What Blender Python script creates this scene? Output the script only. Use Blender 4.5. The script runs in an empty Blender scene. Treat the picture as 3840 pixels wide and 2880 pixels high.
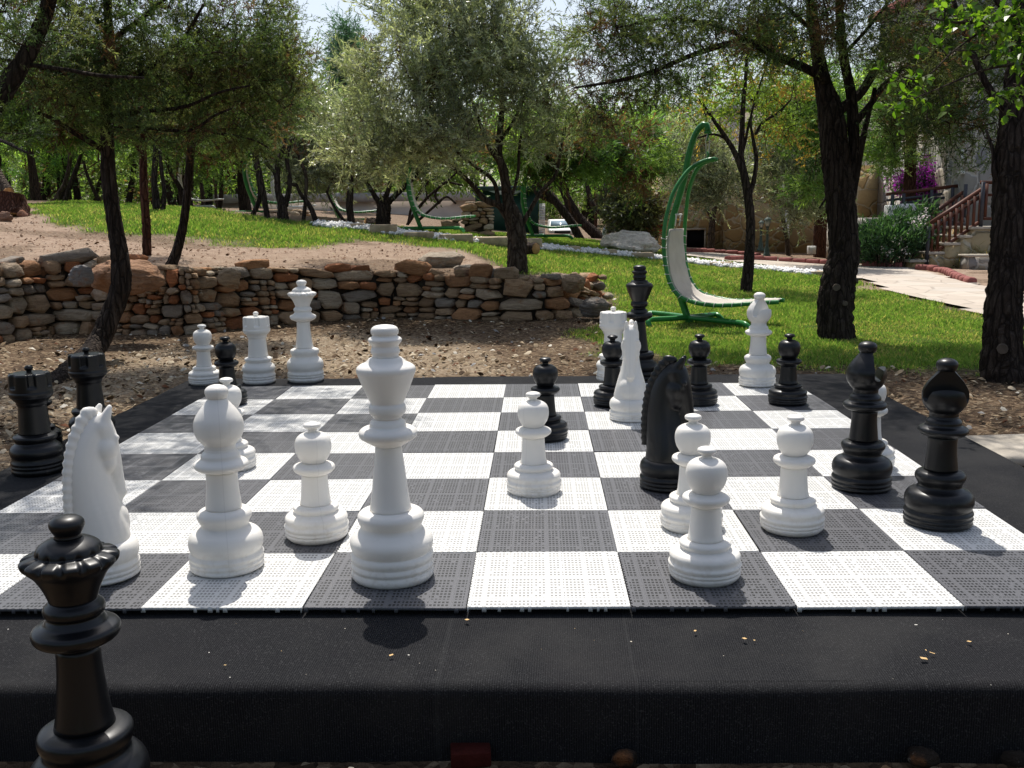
import bpy, bmesh, math, random
import numpy as np
from math import sin, cos, pi, radians
from mathutils import Vector, Matrix, noise as mnoise

random.seed(7)
RNG = np.random.default_rng(7)
scene = bpy.context.scene
col = scene.collection

# ------------------------------------------------------------------ survey of the place
# camera station recovered from the corners of the chess board (square = 0.36 m, board top at z = 0)
FOC, PITCH, YAW, ROLL = 3742.0, 0.170085, -0.0263082, 0.0126648
CAM = np.array([-0.0195878, -2.069487, 0.851646])
KD = 3840 / 2212
SQ = 0.36
GZ = -0.162          # level of the ground round the platform
BX0 = -4.5 * SQ     # left edge of the board


def _basis():
    cy, sy, cp, sp, cr, sr = cos(YAW), sin(YAW), cos(PITCH), sin(PITCH), cos(ROLL), sin(ROLL)
    Rz = np.array([[cy, -sy, 0], [sy, cy, 0], [0, 0, 1]])
    fw = np.array([0, cp, -sp]); up = np.array([0, sp, cp]); rt = np.array([1.0, 0, 0])
    return Rz.T @ fw, Rz.T @ (cr * rt - sr * up), Rz.T @ (sr * rt + cr * up)


FW, RT, UP = _basis()


def ray(x, y):
    return FW + RT * ((x * KD - 1920) / FOC) - UP * ((y * KD - 1440) / FOC)


def at(x, y, d):
    return CAM + d * ray(x, y)


def onz(x, y, z=0.0):
    r = ray(x, y)
    return CAM + r * ((z - CAM[2]) / r[2])


def proj(P):
    d = np.asarray(P) - CAM
    w = d @ FW
    return (1920 + FOC * (d @ RT) / w) / KD, (1440 - FOC * (d @ UP) / w) / KD, w


def mpp(d):
    """metres per survey unit at depth d"""
    return KD / FOC * d


# ------------------------------------------------------------------ mesh helpers
ORG = {}


def world_origin(o):
    return ORG.get(o.name, np.zeros(3)) if o is not None else np.zeros(3)


def link(o, parent=None):
    col.objects.link(o)
    if parent is not None:
        o.parent = parent
        ORG[o.name] = world_origin(parent)
    return o


def tag(o, label=None, cat=None, group=None, kind=None):
    if label: o['label'] = label
    if cat: o['category'] = cat
    if group: o['group'] = group
    if kind: o['kind'] = kind
    return o


def empty(name, loc, label=None, cat=None, group=None):
    o = bpy.data.objects.new(name, None)
    o.empty_display_size = 0.1
    col.objects.link(o)
    o.location = [float(v) for v in loc]
    ORG[o.name] = np.array(loc, float)
    return tag(o, label, cat, group)


def build(name, V, Fs, mat, parent=None, smooth=True, tint=None, flat_angle=None, bevel=None):
    """one mesh object; V in world space, Fs = list of integer arrays (each with faces of one size) or python lists"""
    V = np.asarray(V, dtype=np.float64).reshape(-1, 3) - world_origin(parent)
    if isinstance(Fs, np.ndarray): Fs = [Fs]
    arrs = []
    loose = {}
    for F in Fs:
        if isinstance(F, np.ndarray):
            if len(F): arrs.append(F.astype(np.int32))
        else:
            loose.setdefault(len(F), []).append(F)
    for k in loose: arrs.append(np.array(loose[k], dtype=np.int32))
    me = bpy.data.meshes.new(name)
    me.vertices.add(len(V)); me.vertices.foreach_set('co', V.astype(np.float32).ravel())
    nl = sum(a.size for a in arrs); npoly = sum(len(a) for a in arrs)
    me.loops.add(nl); me.polygons.add(npoly)
    me.loops.foreach_set('vertex_index', np.concatenate([a.ravel() for a in arrs]))
    tot = np.concatenate([np.full(len(a), a.shape[1], np.int32) for a in arrs])
    st = np.concatenate([[0], np.cumsum(tot)[:-1]]).astype(np.int32)
    me.polygons.foreach_set('loop_start', st)
    try: me.polygons.foreach_set('loop_total', tot)
    except Exception: pass
    me.update(calc_edges=True)
    me.validate()
    if smooth:
        me.polygons.foreach_set('use_smooth', np.ones(len(me.polygons), bool))
    if tint is not None:
        a = me.color_attributes.new('tint', 'FLOAT_COLOR', 'POINT')
        t = np.ones((len(V), 4), np.float32); t[:, :3] = tint
        a.data.foreach_set('color', t.ravel())
    me.materials.append(mat)
    o = bpy.data.objects.new(name, me)
    link(o, parent)
    if flat_angle is not None:
        set_sharp(me, flat_angle)
    if bevel:
        m = o.modifiers.new('bev', 'BEVEL'); m.width = bevel; m.segments = 2; m.limit_method = 'ANGLE'
    return o


def set_sharp(me, ang):
    me.set_sharp_from_angle(angle=ang)


class MB:
    """collects pieces of ONE part"""
    def __init__(s): s.V = []; s.F = []; s.T = []; s.n = 0
    def add(s, V, F, t=None):
        V = np.asarray(V, float)
        for f in (F if isinstance(F, list) else [F]):
            if isinstance(f, np.ndarray): s.F.append(f + s.n)
            else: s.F.append([i + s.n for i in f])
        s.V.append(V); s.n += len(V)
        s.T.append(np.tile(np.array(t if t is not None else (1, 1, 1), float), (len(V), 1)))
        return s
    def box(s, c, size, rz=0, t=None, M=None):
        x, y, z = [v / 2 for v in size]
        V = np.array([[-x, -y, -z], [x, -y, -z], [x, y, -z], [-x, y, -z], [-x, -y, z], [x, -y, z], [x, y, z], [-x, y, z]])
        if M is not None: V = V @ np.asarray(M).T
        if rz: V = V @ np.array([[cos(rz), sin(rz), 0], [-sin(rz), cos(rz), 0], [0, 0, 1]])
        return s.add(V + np.asarray(c), np.array([[0, 3, 2, 1], [4, 5, 6, 7], [0, 1, 5, 4], [1, 2, 6, 5], [2, 3, 7, 6], [3, 0, 4, 7]]), t)
    def bar(s, a, b, w, h, up=(0, 0, 1), t=None):
        a = np.asarray(a, float); b = np.asarray(b, float)
        d = b - a; L = np.linalg.norm(d); d /= L
        r = np.cross(d, up); r /= np.linalg.norm(r); u = np.cross(r, d)
        M = np.stack([r, d, u], 1)
        return s.box((a + b) / 2, (w, L, h), t=t, M=M)
    def tube(s, P, R, n=8, t=None, **k):
        V, F = tube(P, R, n, **k); return s.add(V, F, t)
    def build(s, name, mat, parent=None, **k):
        tint = np.concatenate(s.T)
        return build(name, np.concatenate(s.V), s.F, mat, parent, tint=tint, **k)


def smooth_path(P, n):
    P = np.asarray(P, float)
    if len(P) < 3:
        t = np.linspace(0, 1, n)[:, None]
        return P[0] * (1 - t) + P[-1] * t
    Q = np.vstack([2 * P[0] - P[1], P, 2 * P[-1] - P[-2]])
    seg = np.linalg.norm(np.diff(P[:, :3], axis=0), axis=1); cum = np.concatenate([[0], np.cumsum(seg)])
    out = []
    for u in np.linspace(0, cum[-1], n):
        i = min(np.searchsorted(cum, u, 'right') - 1, len(P) - 2)
        t = (u - cum[i]) / max(seg[i], 1e-9)
        p0, p1, p2, p3 = Q[i], Q[i + 1], Q[i + 2], Q[i + 3]
        out.append(.5 * ((2 * p1) + (p2 - p0) * t + (2 * p0 - 5 * p1 + 4 * p2 - p3) * t * t + (3 * p1 - p0 - 3 * p2 + p3) * t ** 3))
    return np.array(out)


def frames(P):
    T = np.gradient(P, axis=0); T /= np.linalg.norm(T, axis=1)[:, None] + 1e-12
    a = np.array([1.0, 0, 0]) if abs(T[0][0]) < .8 else np.array([0, 1.0, 0])
    n0 = a - T[0] * (a @ T[0]); n0 /= np.linalg.norm(n0)
    N = [n0]
    for i in range(1, len(P)):
        v = N[-1] - T[i] * (N[-1] @ T[i]); N.append(v / (np.linalg.norm(v) + 1e-12))
    N = np.array(N); B = np.cross(T, N)
    return T, N, B


def tube(P, R, n=8, flute=0.0, lobes=5, twist=2.0, rough=0.0, seed=0, cap=True):
    P = np.asarray(P, float); R = np.broadcast_to(np.asarray(R, float), (len(P),))
    T, N, B = frames(P)
    th = np.arange(n) * 2 * pi / n
    rg = np.random.default_rng(seed)
    rad = np.repeat(R[:, None], n, 1).copy()
    if flute:
        L = np.linspace(0, 1, len(P))[:, None]
        ph = rg.random() * 6
        rad *= 1 + flute * (np.sin(lobes * th[None] + twist * L * 3 + ph) * .6 + np.sin((lobes * 2 + 1) * th[None] - twist * L * 2 + ph * 2) * .4)
    if rough:
        Nz = rg.normal(size=rad.shape)
        Nz = (Nz + np.roll(Nz, 1, 0) + np.roll(Nz, 2, 0)) / 1.7
        rad *= 1 + rough * Nz
    V = P[:, None] + N[:, None] * (np.cos(th)[None, :, None] * rad[..., None]) + B[:, None] * (np.sin(th)[None, :, None] * rad[..., None])
    m = len(P)
    i = np.arange(m - 1)[:, None] * n; j = np.arange(n)[None]; k = (np.arange(n) + 1)[None] % n
    F = np.stack([i + j, i + k, i + n + k, i + n + j], -1).reshape(-1, 4)
    V = V.reshape(-1, 3); Fs = [F]
    if cap:
        V = np.vstack([V, P[0], P[-1]]); a = m * n
        j = np.arange(n); k = (j + 1) % n
        Fs.append(np.stack([np.full(n, a), k, j], 1)); Fs.append(np.stack([np.full(n, a + 1), (m - 1) * n + j, (m - 1) * n + k], 1))
    return V, Fs


def lathe(pts, n=64, close_top=True, close_bot=True, mod=None):
    """pts: (r, z) from bottom to top, world-free (axis at origin)"""
    pts = np.asarray(pts, float); m = len(pts)
    th = np.arange(n) * 2 * pi / n
    r = np.repeat(pts[:, 0][:, None], n, 1)
    if mod is not None: r = r * mod(th[None], pts[:, 1][:, None], r)
    V = np.stack([r * np.cos(th), r * np.sin(th), np.repeat(pts[:, 1][:, None], n, 1)], -1).reshape(-1, 3)
    i = np.arange(m - 1)[:, None] * n; j = np.arange(n)[None]; k = (np.arange(n) + 1)[None] % n
    F = np.stack([i + j, i + k, i + n + k, i + n + j], -1).reshape(-1, 4)
    Fs = [F]
    j = np.arange(n); k = (j + 1) % n
    if close_bot:
        V = np.vstack([V, [0, 0, pts[0, 1]]]); Fs.append(np.stack([np.full(n, len(V) - 1), k, j], 1))
    if close_top:
        V = np.vstack([V, [0, 0, pts[-1, 1]]]); Fs.append(np.stack([np.full(n, len(V) - 1), (m - 1) * n + j, (m - 1) * n + k], 1))
    return V, Fs


def hull(points, bev=0.0):
    bm = bmesh.new()
    vs = [bm.verts.new(p) for p in points]
    r = bmesh.ops.convex_hull(bm, input=vs)
    dead = [v for v in bm.verts if not v.link_faces]
    for v in dead: bm.verts.remove(v)
    if bev:
        bmesh.ops.bevel(bm, geom=list(bm.edges) + list(bm.verts), offset=bev, segments=1, affect='EDGES', profile=.6)
    bm.normal_update()
    V = np.array([v.co[:] for v in bm.verts]); bm.verts.index_update()
    F = [[v.index for v in f.verts] for f in bm.faces]
    bm.free()
    return V, F


def boulder(c, size, seed, cuts=2, amp=.05, npts=26, rz=0.0, strata=0.0):
    rg = np.random.default_rng(seed)
    p = rg.normal(size=(npts, 3)); p /= np.linalg.norm(p, axis=1)[:, None]
    p *= (.85 + .15 * rg.random((npts, 1)))
    bm = bmesh.new()
    vs = [bm.verts.new(q) for q in p]
    bmesh.ops.convex_hull(bm, input=vs)
    for v in [v for v in bm.verts if not v.link_faces]: bm.verts.remove(v)
    bmesh.ops.triangulate(bm, faces=list(bm.faces))
    for _ in range(cuts):
        bmesh.ops.subdivide_edges(bm, edges=list(bm.edges), cuts=1, use_grid_fill=True, smooth=.25)
    V = np.array([v.co[:] for v in bm.verts]); bm.verts.index_update()
    F = np.array([[v.index for v in f.verts] for f in bm.faces if len(f.verts) == 3], int)
    bm.free()
    so = seed * 13.7
    for i, v in enumerate(V):
        q = Vector(v) * 1.7 + Vector((so, so * .3, 0))
        d = amp * (mnoise.noise(q) + .6 * mnoise.noise(q * 2.3) + .35 * mnoise.noise(q * 5.1))
        if strata: d += strata * mnoise.noise(Vector((so, v[0] * .8, v[2] * 9 + v[0] * 2)))
        V[i] = v * (1 + d * 2)
    V = V * (np.asarray(size) / 2)
    V = V @ np.array([[cos(rz), sin(rz), 0], [-sin(rz), cos(rz), 0], [0, 0, 1]])
    return V + np.asarray(c), F


# ------------------------------------------------------------------ materials
class NT:
    def __init__(s, name, rough=.6, spec=.3):
        s.m = bpy.data.materials.new(name); s.m.use_nodes = True
        s.t = s.m.node_tree; s.N = s.t.nodes; s.L = s.t.links
        s.b = s.N['Principled BSDF']; s.out = s.N['Material Output']
        s.b.inputs['Roughness'].default_value = rough
        s.b.inputs['Specular IOR Level'].default_value = spec
    def node(s, typ, **k):
        n = s.N.new(typ)
        for a, v in k.items():
            if a.startswith('i_'):
                key = a[2:]; key = int(key) if key.isdigit() else key.replace('_', ' ')
                s.put(n.inputs[key], v)
            else: setattr(n, a, v)
        return n
    def put(s, sock, v):
        if isinstance(v, bpy.types.NodeSocket): s.L.new(v, sock)
        else: sock.default_value = v
    def co(s, kind='Object'): return s.node('ShaderNodeTexCoord').outputs[kind]
    def map(s, v, scale=(1, 1, 1), rot=(0, 0, 0), loc=(0, 0, 0)):
        return s.node('ShaderNodeMapping', i_Vector=v, i_Scale=scale, i_Rotation=rot, i_Location=loc).outputs[0]
    def noise(s, v=None, scale=5, detail=4, rough=.6, dist=0.0, out='Fac'):
        n = s.node('ShaderNodeTexNoise', i_Scale=scale, i_Detail=detail, i_Roughness=rough, i_Distortion=dist)
        if v is not None: s.put(n.inputs['Vector'], v)
        return n.outputs[out]
    def voro(s, v=None, scale=5, feature='F1', out='Distance', rnd=1.0):
        n = s.node('ShaderNodeTexVoronoi', feature=feature, i_Scale=scale, i_Randomness=rnd)
        if v is not None: s.put(n.inputs['Vector'], v)
        return n.outputs[out]
    def math(s, op, a, b=0.0, c=0.0, clamp=False):
        n = s.node('ShaderNodeMath', operation=op, use_clamp=clamp)
        s.put(n.inputs[0], a); s.put(n.inputs[1], b); s.put(n.inputs[2], c)
        return n.outputs[0]
    def ramp(s, f, stops, interp='LINEAR'):
        n = s.node('ShaderNodeValToRGB'); n.color_ramp.interpolation = interp
        e = n.color_ramp.elements
        while len(e) < len(stops): e.new(.5)
        for q, (p, c) in zip(e, stops):
            q.position = p; q.color = (*c, 1) if len(c) == 3 else c
        s.put(n.inputs[0], f); return n.outputs[0]
    def step(s, f, a, b):
        n = s.node('ShaderNodeMapRange', i_1=a, i_2=b); n.interpolation_type = 'SMOOTHSTEP'
        s.put(n.inputs[0], f); return n.outputs[0]
    def mix(s, f, a, b, mode='MIX'):
        n = s.node('ShaderNodeMix', data_type='RGBA', blend_type=mode)
        s.put(n.inputs[0], f)
        for i, v in ((6, a), (7, b)): s.put(n.inputs[i], (*v, 1) if isinstance(v, tuple) and len(v) == 3 else v)
        return n.outputs[2]
    def attr(s, name='tint', out='Color'):
        return s.node('ShaderNodeAttribute', attribute_name=name).outputs[out]
    def sep(s, v):
        n = s.node('ShaderNodeSeparateXYZ', i_0=v); return n.outputs
    def bump(s, h, strength=.5, dist=.02, normal=None):
        n = s.node('ShaderNodeBump', i_Strength=strength, i_Distance=dist, i_Height=h)
        if normal is not None: s.put(n.inputs['Normal'], normal)
        s.L.new(n.outputs[0], s.b.inputs['Normal']); return n.outputs[0]
    def color(s, c): s.put(s.b.inputs['Base Color'], (*c, 1) if isinstance(c, tuple) and len(c) == 3 else c)
    def rough(s, v): s.put(s.b.inputs['Roughness'], v)


def plain(name, c, rough=.6, spec=.3, var=.12, scale=8, metal=0.0, bump=0.0):
    n = NT(name, rough, spec)
    f = n.noise(n.co(), scale, 5)
    lo = tuple(v * (1 - var) for v in c); hi = tuple(min(1, v * (1 + var)) for v in c)
    n.color(n.ramp(f, [(.3, lo), (.7, hi)]))
    n.b.inputs['Metallic'].default_value = metal
    if bump: n.bump(n.noise(n.co(), scale * 6, 4), bump, .01)
    return n.m


MAT = {}


def make_materials():
    # white moulded plastic, a little sun-tired and dusty
    n = NT('white_plastic', .42, .4)
    f = n.noise(n.co(), 3.5, 5); g = n.noise(n.co(), 60, 3)
    c = n.ramp(f, [(.3, (.81, .78, .73)), (.65, (.86, .835, .79))])
    z = n.sep(n.co())[2]
    dirt = n.math('MULTIPLY', n.step(z, .10, .0), n.step(g, .45, .7))
    x_, y_, _z = n.sep(n.co())
    seam = n.step(n.math('ABSOLUTE', n.math('ADD', y_, n.math('MULTIPLY', x_, .03))), .0016, .0005)
    stain = n.math('MULTIPLY', n.step(n.noise(n.map(n.co(), (1, 1, .25)), 14, 6, .7), .56, .74), .35)
    c = n.mix(stain, c, (.62, .57, .48)); c = n.mix(n.math('MULTIPLY', seam, .16), c, (.42, .40, .37))
    n.color(n.mix(n.math('MULTIPLY', dirt, .32), c, (.50, .42, .32)))
    n.rough(n.ramp(g, [(.3, (.36,) * 3), (.7, (.5,) * 3)])); n.bump(n.noise(n.co(), 180, 2), .05, .001)
    MAT['white'] = n.m
    n = NT('black_plastic', .30, .4)
    f = n.noise(n.co(), 4, 5); g = n.noise(n.map(n.co(), (1, 1, .35)), 22, 6, .7)
    z = n.sep(n.co())[2]; du = n.math('MULTIPLY', n.step(n.noise(n.co(), 70, 4, .7), .5, .75), n.step(z, .09, .0))
    n.color(n.mix(n.math('MULTIPLY', du, .5), n.mix(n.step(g, .60, .8), (.0045, .005, .0065), (.026, .026, .027)), (.07, .06, .05)))
    n.rough(n.ramp(f, [(.3, (.28,) * 3), (.7, (.44,) * 3)])); n.bump(n.noise(n.co(), 160, 2), .04, .001)
    MAT['black'] = n.m

    def tile(name, base, hole, rough, spec, speck):
        n = NT(name, rough, spec)
        co = n.co(); x, y, z = n.sep(co)
        def frac(v, k, duty):
            f = n.math('FRACT', n.math('MULTIPLY_ADD', v, k / SQ, 100.25))
            return n.math('LESS_THAN', f, duty)
        hx = frac(x, 40, .60); hy = frac(y, 22, .56)
        m = n.math('MULTIPLY', hx, hy)
        ax = n.math('ABSOLUTE', x); ay = n.math('ABSOLUTE', y)
        for a in (ax, ay):
            m = n.math('MULTIPLY', m, n.math('LESS_THAN', a, SQ * .475))
            m = n.math('MULTIPLY', m, n.math('GREATER_THAN', a, SQ * .012))
        # ribs without holes inside every quarter tile, and a few blanked holes
        for a, b in ((ax, .245), (ay, .245), (ax, .09), (ax, .40), (ay, .12), (ay, .37)):
            m = n.math('MULTIPLY', m, n.math('GREATER_THAN', n.math('ABSOLUTE', n.math('SUBTRACT', a, SQ * b)), SQ * .008))
        cell = n.voro(n.map(co, (40 / SQ, 22 / SQ, 1)), 1, out='Color', rnd=0)
        m = n.math('MULTIPLY', m, n.math('LESS_THAN', n.sep(cell)[0], .93))
        f = n.noise(n.map(co, (1, 1, 1)), 9, 5); info = n.node('ShaderNodeObjectInfo').outputs['Random']
        b = n.mix(n.math('MULTIPLY', f, .5), base, tuple(v * .78 for v in base))
        b = n.mix(n.math('MULTIPLY', info, .22), b, tuple(v * .72 for v in base))
        d = n.noise(n.map(co, (1, 1, 1)), 55, 4)
        b = n.mix(n.math('MULTIPLY', n.step(d, .6, .75), speck), b, (.30, .27, .22))  # beige specks scattered over the tile by noise
        n.color(n.mix(m, b, hole)); n.bump(n.math('MULTIPLY', m, -1), .6, .004)
        return n.m
    MAT['tile_w'] = tile('white_tile_plastic', (.70, .70, .685), (.27, .265, .255), .5, .3, .12)
    MAT['tile_b'] = tile('black_tile_plastic', (.112, .113, .124), (.0035, .004, .005), .42, .4, .12)
    # ribbed black carpet with dust
    n = NT('ribbed_black_carpet', .95, .06)
    co = n.co(); wob = n.noise(co, 1.2, 3)
    w = n.node('ShaderNodeTexWave', wave_type='BANDS', bands_direction='X', i_Scale=70.0, i_Distortion=2.2, i_Detail=4.0)
    n.put(w.inputs['Vector'], n.map(co, (1, .28, .28), (0, 0, .12)))
    big = n.noise(co, 2.3, 6, .65); fine = n.noise(co, 330, 2, .7)
    c = n.mix(w.outputs['Fac'], (.0075, .0075, .0085), (.021, .021, .023))
    c = n.mix(n.math('MULTIPLY', n.step(big, .42, .72), .6), c, (.034, .033, .0325))
    px = n.sep(co)[0]
    for sx, wd in ((-.212, .008), (.163, .004)):     # seams and folds of the carpet
        dd_ = n.math('ABSOLUTE', n.math('ADD', n.math('SUBTRACT', px, sx), n.math('MULTIPLY', n.math('SUBTRACT', wob, .5), .02)))
        c = n.mix(n.math('MULTIPLY', n.step(dd_, wd, wd * .2), .16), c, (.055, .055, .055))
    c = n.mix(n.math('MULTIPLY', n.step(fine, .55, .72), .7), c, (.075, .075, .076))
    n.color(c); n.b.inputs['Sheen Weight'].default_value = .06; n.b.inputs['Sheen Tint'].default_value = (.4, .42, .45, 1)
    n.bump(n.math('ADD', n.math('MULTIPLY', w.outputs['Fac'], .35), fine), .4, .003)
    MAT['carpet'] = n.m
    # ground
    n = NT('garden_soil', .95, .1)
    co = n.co()
    a = n.attr('tint'); r, g, b = n.sep(a)
    big = n.noise(co, .9, 6, .6); mid = n.noise(co, 7, 6, .7); fin = n.noise(co, 70, 4, .7)
    soil = n.ramp(mid, [(.3, (.34, .235, .17)), (.55, (.45, .33, .245)), (.75, (.54, .42, .33))])
    soil = n.mix(n.math('MULTIPLY', n.step(fin, .55, .72), .6), soil, (.12, .07, .045))
    v = n.voro(co, 45, out='Color'); vd = n.voro(co, 45)
    litter = n.ramp(n.sep(v)[0], [(.0, (.035, .024, .017)), (.45, (.10, .065, .04)), (.75, (.22, .15, .09)), (1.0, (.42, .33, .22))])
    litter = n.mix(n.math('MULTIPLY', n.step(mid, .35, .6), .55), litter, (.15, .10, .065))
    gravel = n.ramp(n.sep(n.voro(co, 60, out='Color'))[1], [(.0, (.26, .185, .12)), (.4, (.42, .32, .22)), (1.0, (.60, .50, .37))])
    gr = n.ramp(mid, [(.3, (.045, .085, .012)), (.6, (.085, .14, .02)), (.8, (.15, .15, .04))])
    c = n.mix(g, soil, litter); c = n.mix(b, c, gravel); c = n.mix(r, c, gr)
    n.color(c)
    n.bump(n.math('ADD', n.math('ADD', fin, n.math('MULTIPLY', mid, 2)), n.math('MULTIPLY', vd, 1.5)), .7, .03)
    MAT['ground'] = n.m
    n = NT('grass_blades', .5, .25)
    a = n.attr('tint'); n.color(a)
    tr = n.node('ShaderNodeBsdfTranslucent', i_Color=n.mix(1.0, a, (1.5, 1.6, .7), 'MULTIPLY'))
    mx = n.node('ShaderNodeMixShader', i_0=.5, i_1=n.b.outputs[0], i_2=tr.outputs[0]); n.L.new(mx.outputs[0], n.out.inputs[0])
    MAT['grass'] = n.m

    def leaf(name, rough, spec, trans, tcol):
        n = NT(name, rough, spec); a = n.attr('tint'); n.color(a)
        tr = n.node('ShaderNodeBsdfTranslucent', i_Color=n.mix(1.0, a, tcol, 'MULTIPLY'))
        mx = n.node('ShaderNodeMixShader', i_0=trans, i_1=n.b.outputs[0], i_2=tr.outputs[0]); n.L.new(mx.outputs[0], n.out.inputs[0])
        return n.m
    MAT['needle'] = leaf('juniper_foliage', .55, .3, .45, (1.7, 1.7, .8))
    MAT['olive'] = leaf('olive_leaves', .34, .5, .38, (1.6, 1.65, .75))
    MAT['oak'] = leaf('oak_leaves', .35, .45, .55, (1.9, 2.1, .6))
    MAT['bg'] = leaf('woodland_leaves', .5, .3, .45, (1.7, 1.8, .7))
    MAT['petal'] = leaf('flower_petals', .6, .2, .45, (1.5, 1.3, 1.5))

    def bark(name, lo, hi, crack, zs=.16, sc=16):
        n = NT(name, .9, .1); co = n.co()
        f = n.noise(n.map(co, (1, 1, zs)), sc * 2, 7, .7, 1.2); g = n.noise(n.map(co, (1, 1, .3)), 3, 4)
        v = n.voro(n.map(co, (1, 1, zs * .7)), sc * 1.6, 'DISTANCE_TO_EDGE')
        c = n.ramp(f, [(.28, crack), (.5, lo), (.72, hi)])
        c = n.mix(n.step(v, .10, .0), c, crack)
        c = n.mix(n.math('MULTIPLY', g, .5), c, lo)
        n.color(n.mix(1.0, c, n.attr('tint'), 'MULTIPLY'))
        n.bump(n.math('ADD', f, n.math('MULTIPLY', n.step(v, 0, .22), .9)), 1.0, .025)
        return n.m
    MAT['bark'] = bark('juniper_bark', (.050, .037, .030), (.13, .105, .088), (.010, .008, .007))
    MAT['bark_red'] = bark('red_bark', (.10, .045, .03), (.22, .11, .075), (.022, .010, .008))
    MAT['bark_olive'] = bark('olive_bark', (.085, .065, .05), (.20, .165, .13), (.02, .014, .011), .35, 12)
    MAT['cutwood'] = plain('cut_wood', (.42, .25, .12), .8, .1, .35, 14)
    MAT['ashwood'] = plain('weathered_cut', (.13, .105, .085), .9, .1, .35, 14)

    n = NT('field_stone', .85, .2); co = n.co(); a = n.attr('tint')
    st = n.noise(n.map(co, (1.2, 1.2, 5), (.2, .3, 0)), 7, 7, .68, 1.0); bl = n.noise(co, 9, 5, .6); fi = n.noise(co, 60, 5, .7)
    c = n.mix(1.0, a, n.ramp(st, [(.28, (.55, .5, .47)), (.55, (1, 1, 1)), (.78, (1.35, 1.3, 1.22))]), 'MULTIPLY')
    c = n.mix(n.math('MULTIPLY', n.step(bl, .56, .70), .6), c, (.30, .125, .045))
    c = n.mix(n.math('MULTIPLY', n.step(fi, .60, .74), .45), c, (.50, .46, .40))
    c = n.mix(n.math('MULTIPLY', n.step(fi, .42, .30), .6), c, (.05, .04, .035))
    n.color(c); n.bump(n.math('ADD', n.math('MULTIPLY', st, 1.5), fi), .8, .025)
    MAT['stone'] = n.m
    MAT['pebble'] = plain('white_pebble', (.74, .73, .71), .7, .2, .15, 30)
    MAT['chips'] = leaf('wood_chips', .85, .1, .0, (1, 1, 1))
    n = NT('green_paint', .3, .5); f = n.noise(n.co(), 8, 5); g = n.noise(n.co(), 45, 5, .7)
    c = n.ramp(f, [(.3, (.022, .185, .040)), (.7, (.036, .26, .06))])
    n.color(n.mix(n.math('MULTIPLY', n.step(g, .64, .76), .5), c, (.09, .12, .07))); n.rough(n.ramp(f, [(.3, (.24,) * 3), (.7, (.4,) * 3)]))
    MAT['green'] = n.m
    MAT['rope'] = plain('white_cord', (.70, .69, .66), .8, .1, .1, 60)
    n = NT('canvas', .9, .1); f = n.noise(n.co(), 5, 6); w = n.noise(n.co(), 260, 2)
    n.color(n.ramp(f, [(.3, (.50, .455, .40)), (.7, (.62, .575, .52))])); n.bump(n.math('ADD', w, n.math('MULTIPLY', f, 3)), .25, .008)
    MAT['canvas'] = n.m

    def masonry(name, stops, sc, mortar, zsc=1.4):
        n = NT(name, .9, .15); co = n.co('Generated') if False else n.co()
        wv = n.node('ShaderNodeVectorMath', operation='MULTIPLY_ADD')
        n.put(wv.inputs[0], n.noise(co, 3, 3, out='Color')); wv.inputs[1].default_value = (.22,) * 3; n.put(wv.inputs[2], co)
        m = n.map(wv.outputs[0], (1, 1, zsc))
        d = n.voro(m, sc, 'DISTANCE_TO_EDGE'); k = n.sep(n.voro(m, sc, out='Color'))[0]
        f = n.noise(co, 12, 6, .65)
        c = n.ramp(k, stops); c = n.mix(n.math('MULTIPLY', f, .45), c, tuple(v * .6 for v in stops[0][1]))
        n.color(n.mix(n.step(d, .055, .02), c, mortar)); n.bump(n.math('ADD', n.step(d, .0, .12), n.math('MULTIPLY', f, .5)), .8, .03)
        return n.m
    MAT['masonry'] = masonry('yellow_stone_wall', [(0, (.38, .26, .13)), (.35, (.54, .39, .20)), (.7, (.60, .48, .29)), (1, (.44, .35, .23))], 2.3, (.52, .45, .33))
    MAT['masonry_grey'] = masonry('grey_stone_wall', [(0, (.28, .28, .29)), (.4, (.42, .39, .34)), (.75, (.52, .43, .31)), (1, (.38, .38, .39))], 2.6, (.56, .53, .48), .9)
    n = NT('stone_paving', .85, .2); co = n.co()
    m = n.map(co, (1, 1, 1)); d = n.voro(m, 2.1, 'DISTANCE_TO_EDGE'); k = n.sep(n.voro(m, 2.1, out='Color'))[0]; f = n.noise(co, 9, 6, .65)
    c = n.ramp(k, [(0, (.50, .43, .36)), (.5, (.60, .52, .44)), (1, (.55, .50, .44))]); c = n.mix(n.math('MULTIPLY', f, .35), c, (.30, .25, .2))
    n.color(n.mix(n.math('MULTIPLY', n.step(d, .03, .012), .55), c, (.27, .23, .19))); n.bump(n.math('ADD', n.step(d, 0, .05), f), .3, .01)
    MAT['paving'] = n.m
    MAT['curb'] = plain('red_kerb_paint', (.27, .095, .085), .8, .2, .3, 10, bump=.3)
    MAT['step'] = plain('cast_step_stone', (.46, .41, .34), .85, .2, .25, 7, bump=.3)
    MAT['railwood'] = plain('brown_rail_wood', (.105, .032, .016), .5, .4, .3, 9)
    MAT['railsteel'] = plain('dark_rail_steel', (.045, .045, .055), .45, .4, .2, 9)
    MAT['plaster'] = plain('pale_plaster', (.70, .62, .56), .9, .1, .08, 2)
    MAT['whitepaint'] = plain('white_paint', (.78, .78, .76), .5, .3, .06, 6)
    MAT['greyroof'] = plain('grey_roof_sheet', (.36, .34, .33), .8, .2, .2, 3)
    MAT['kiosk'] = plain('dark_green_boards', (.010, .050, .036), .55, .35, .25, 4)
    MAT['dark'] = plain('dark_void', (.008, .008, .010), .8, .1, .2, 4)
    n = NT('window_glass', .06, .6); n.color((.06, .09, .11)); MAT['glass'] = n.m
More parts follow.
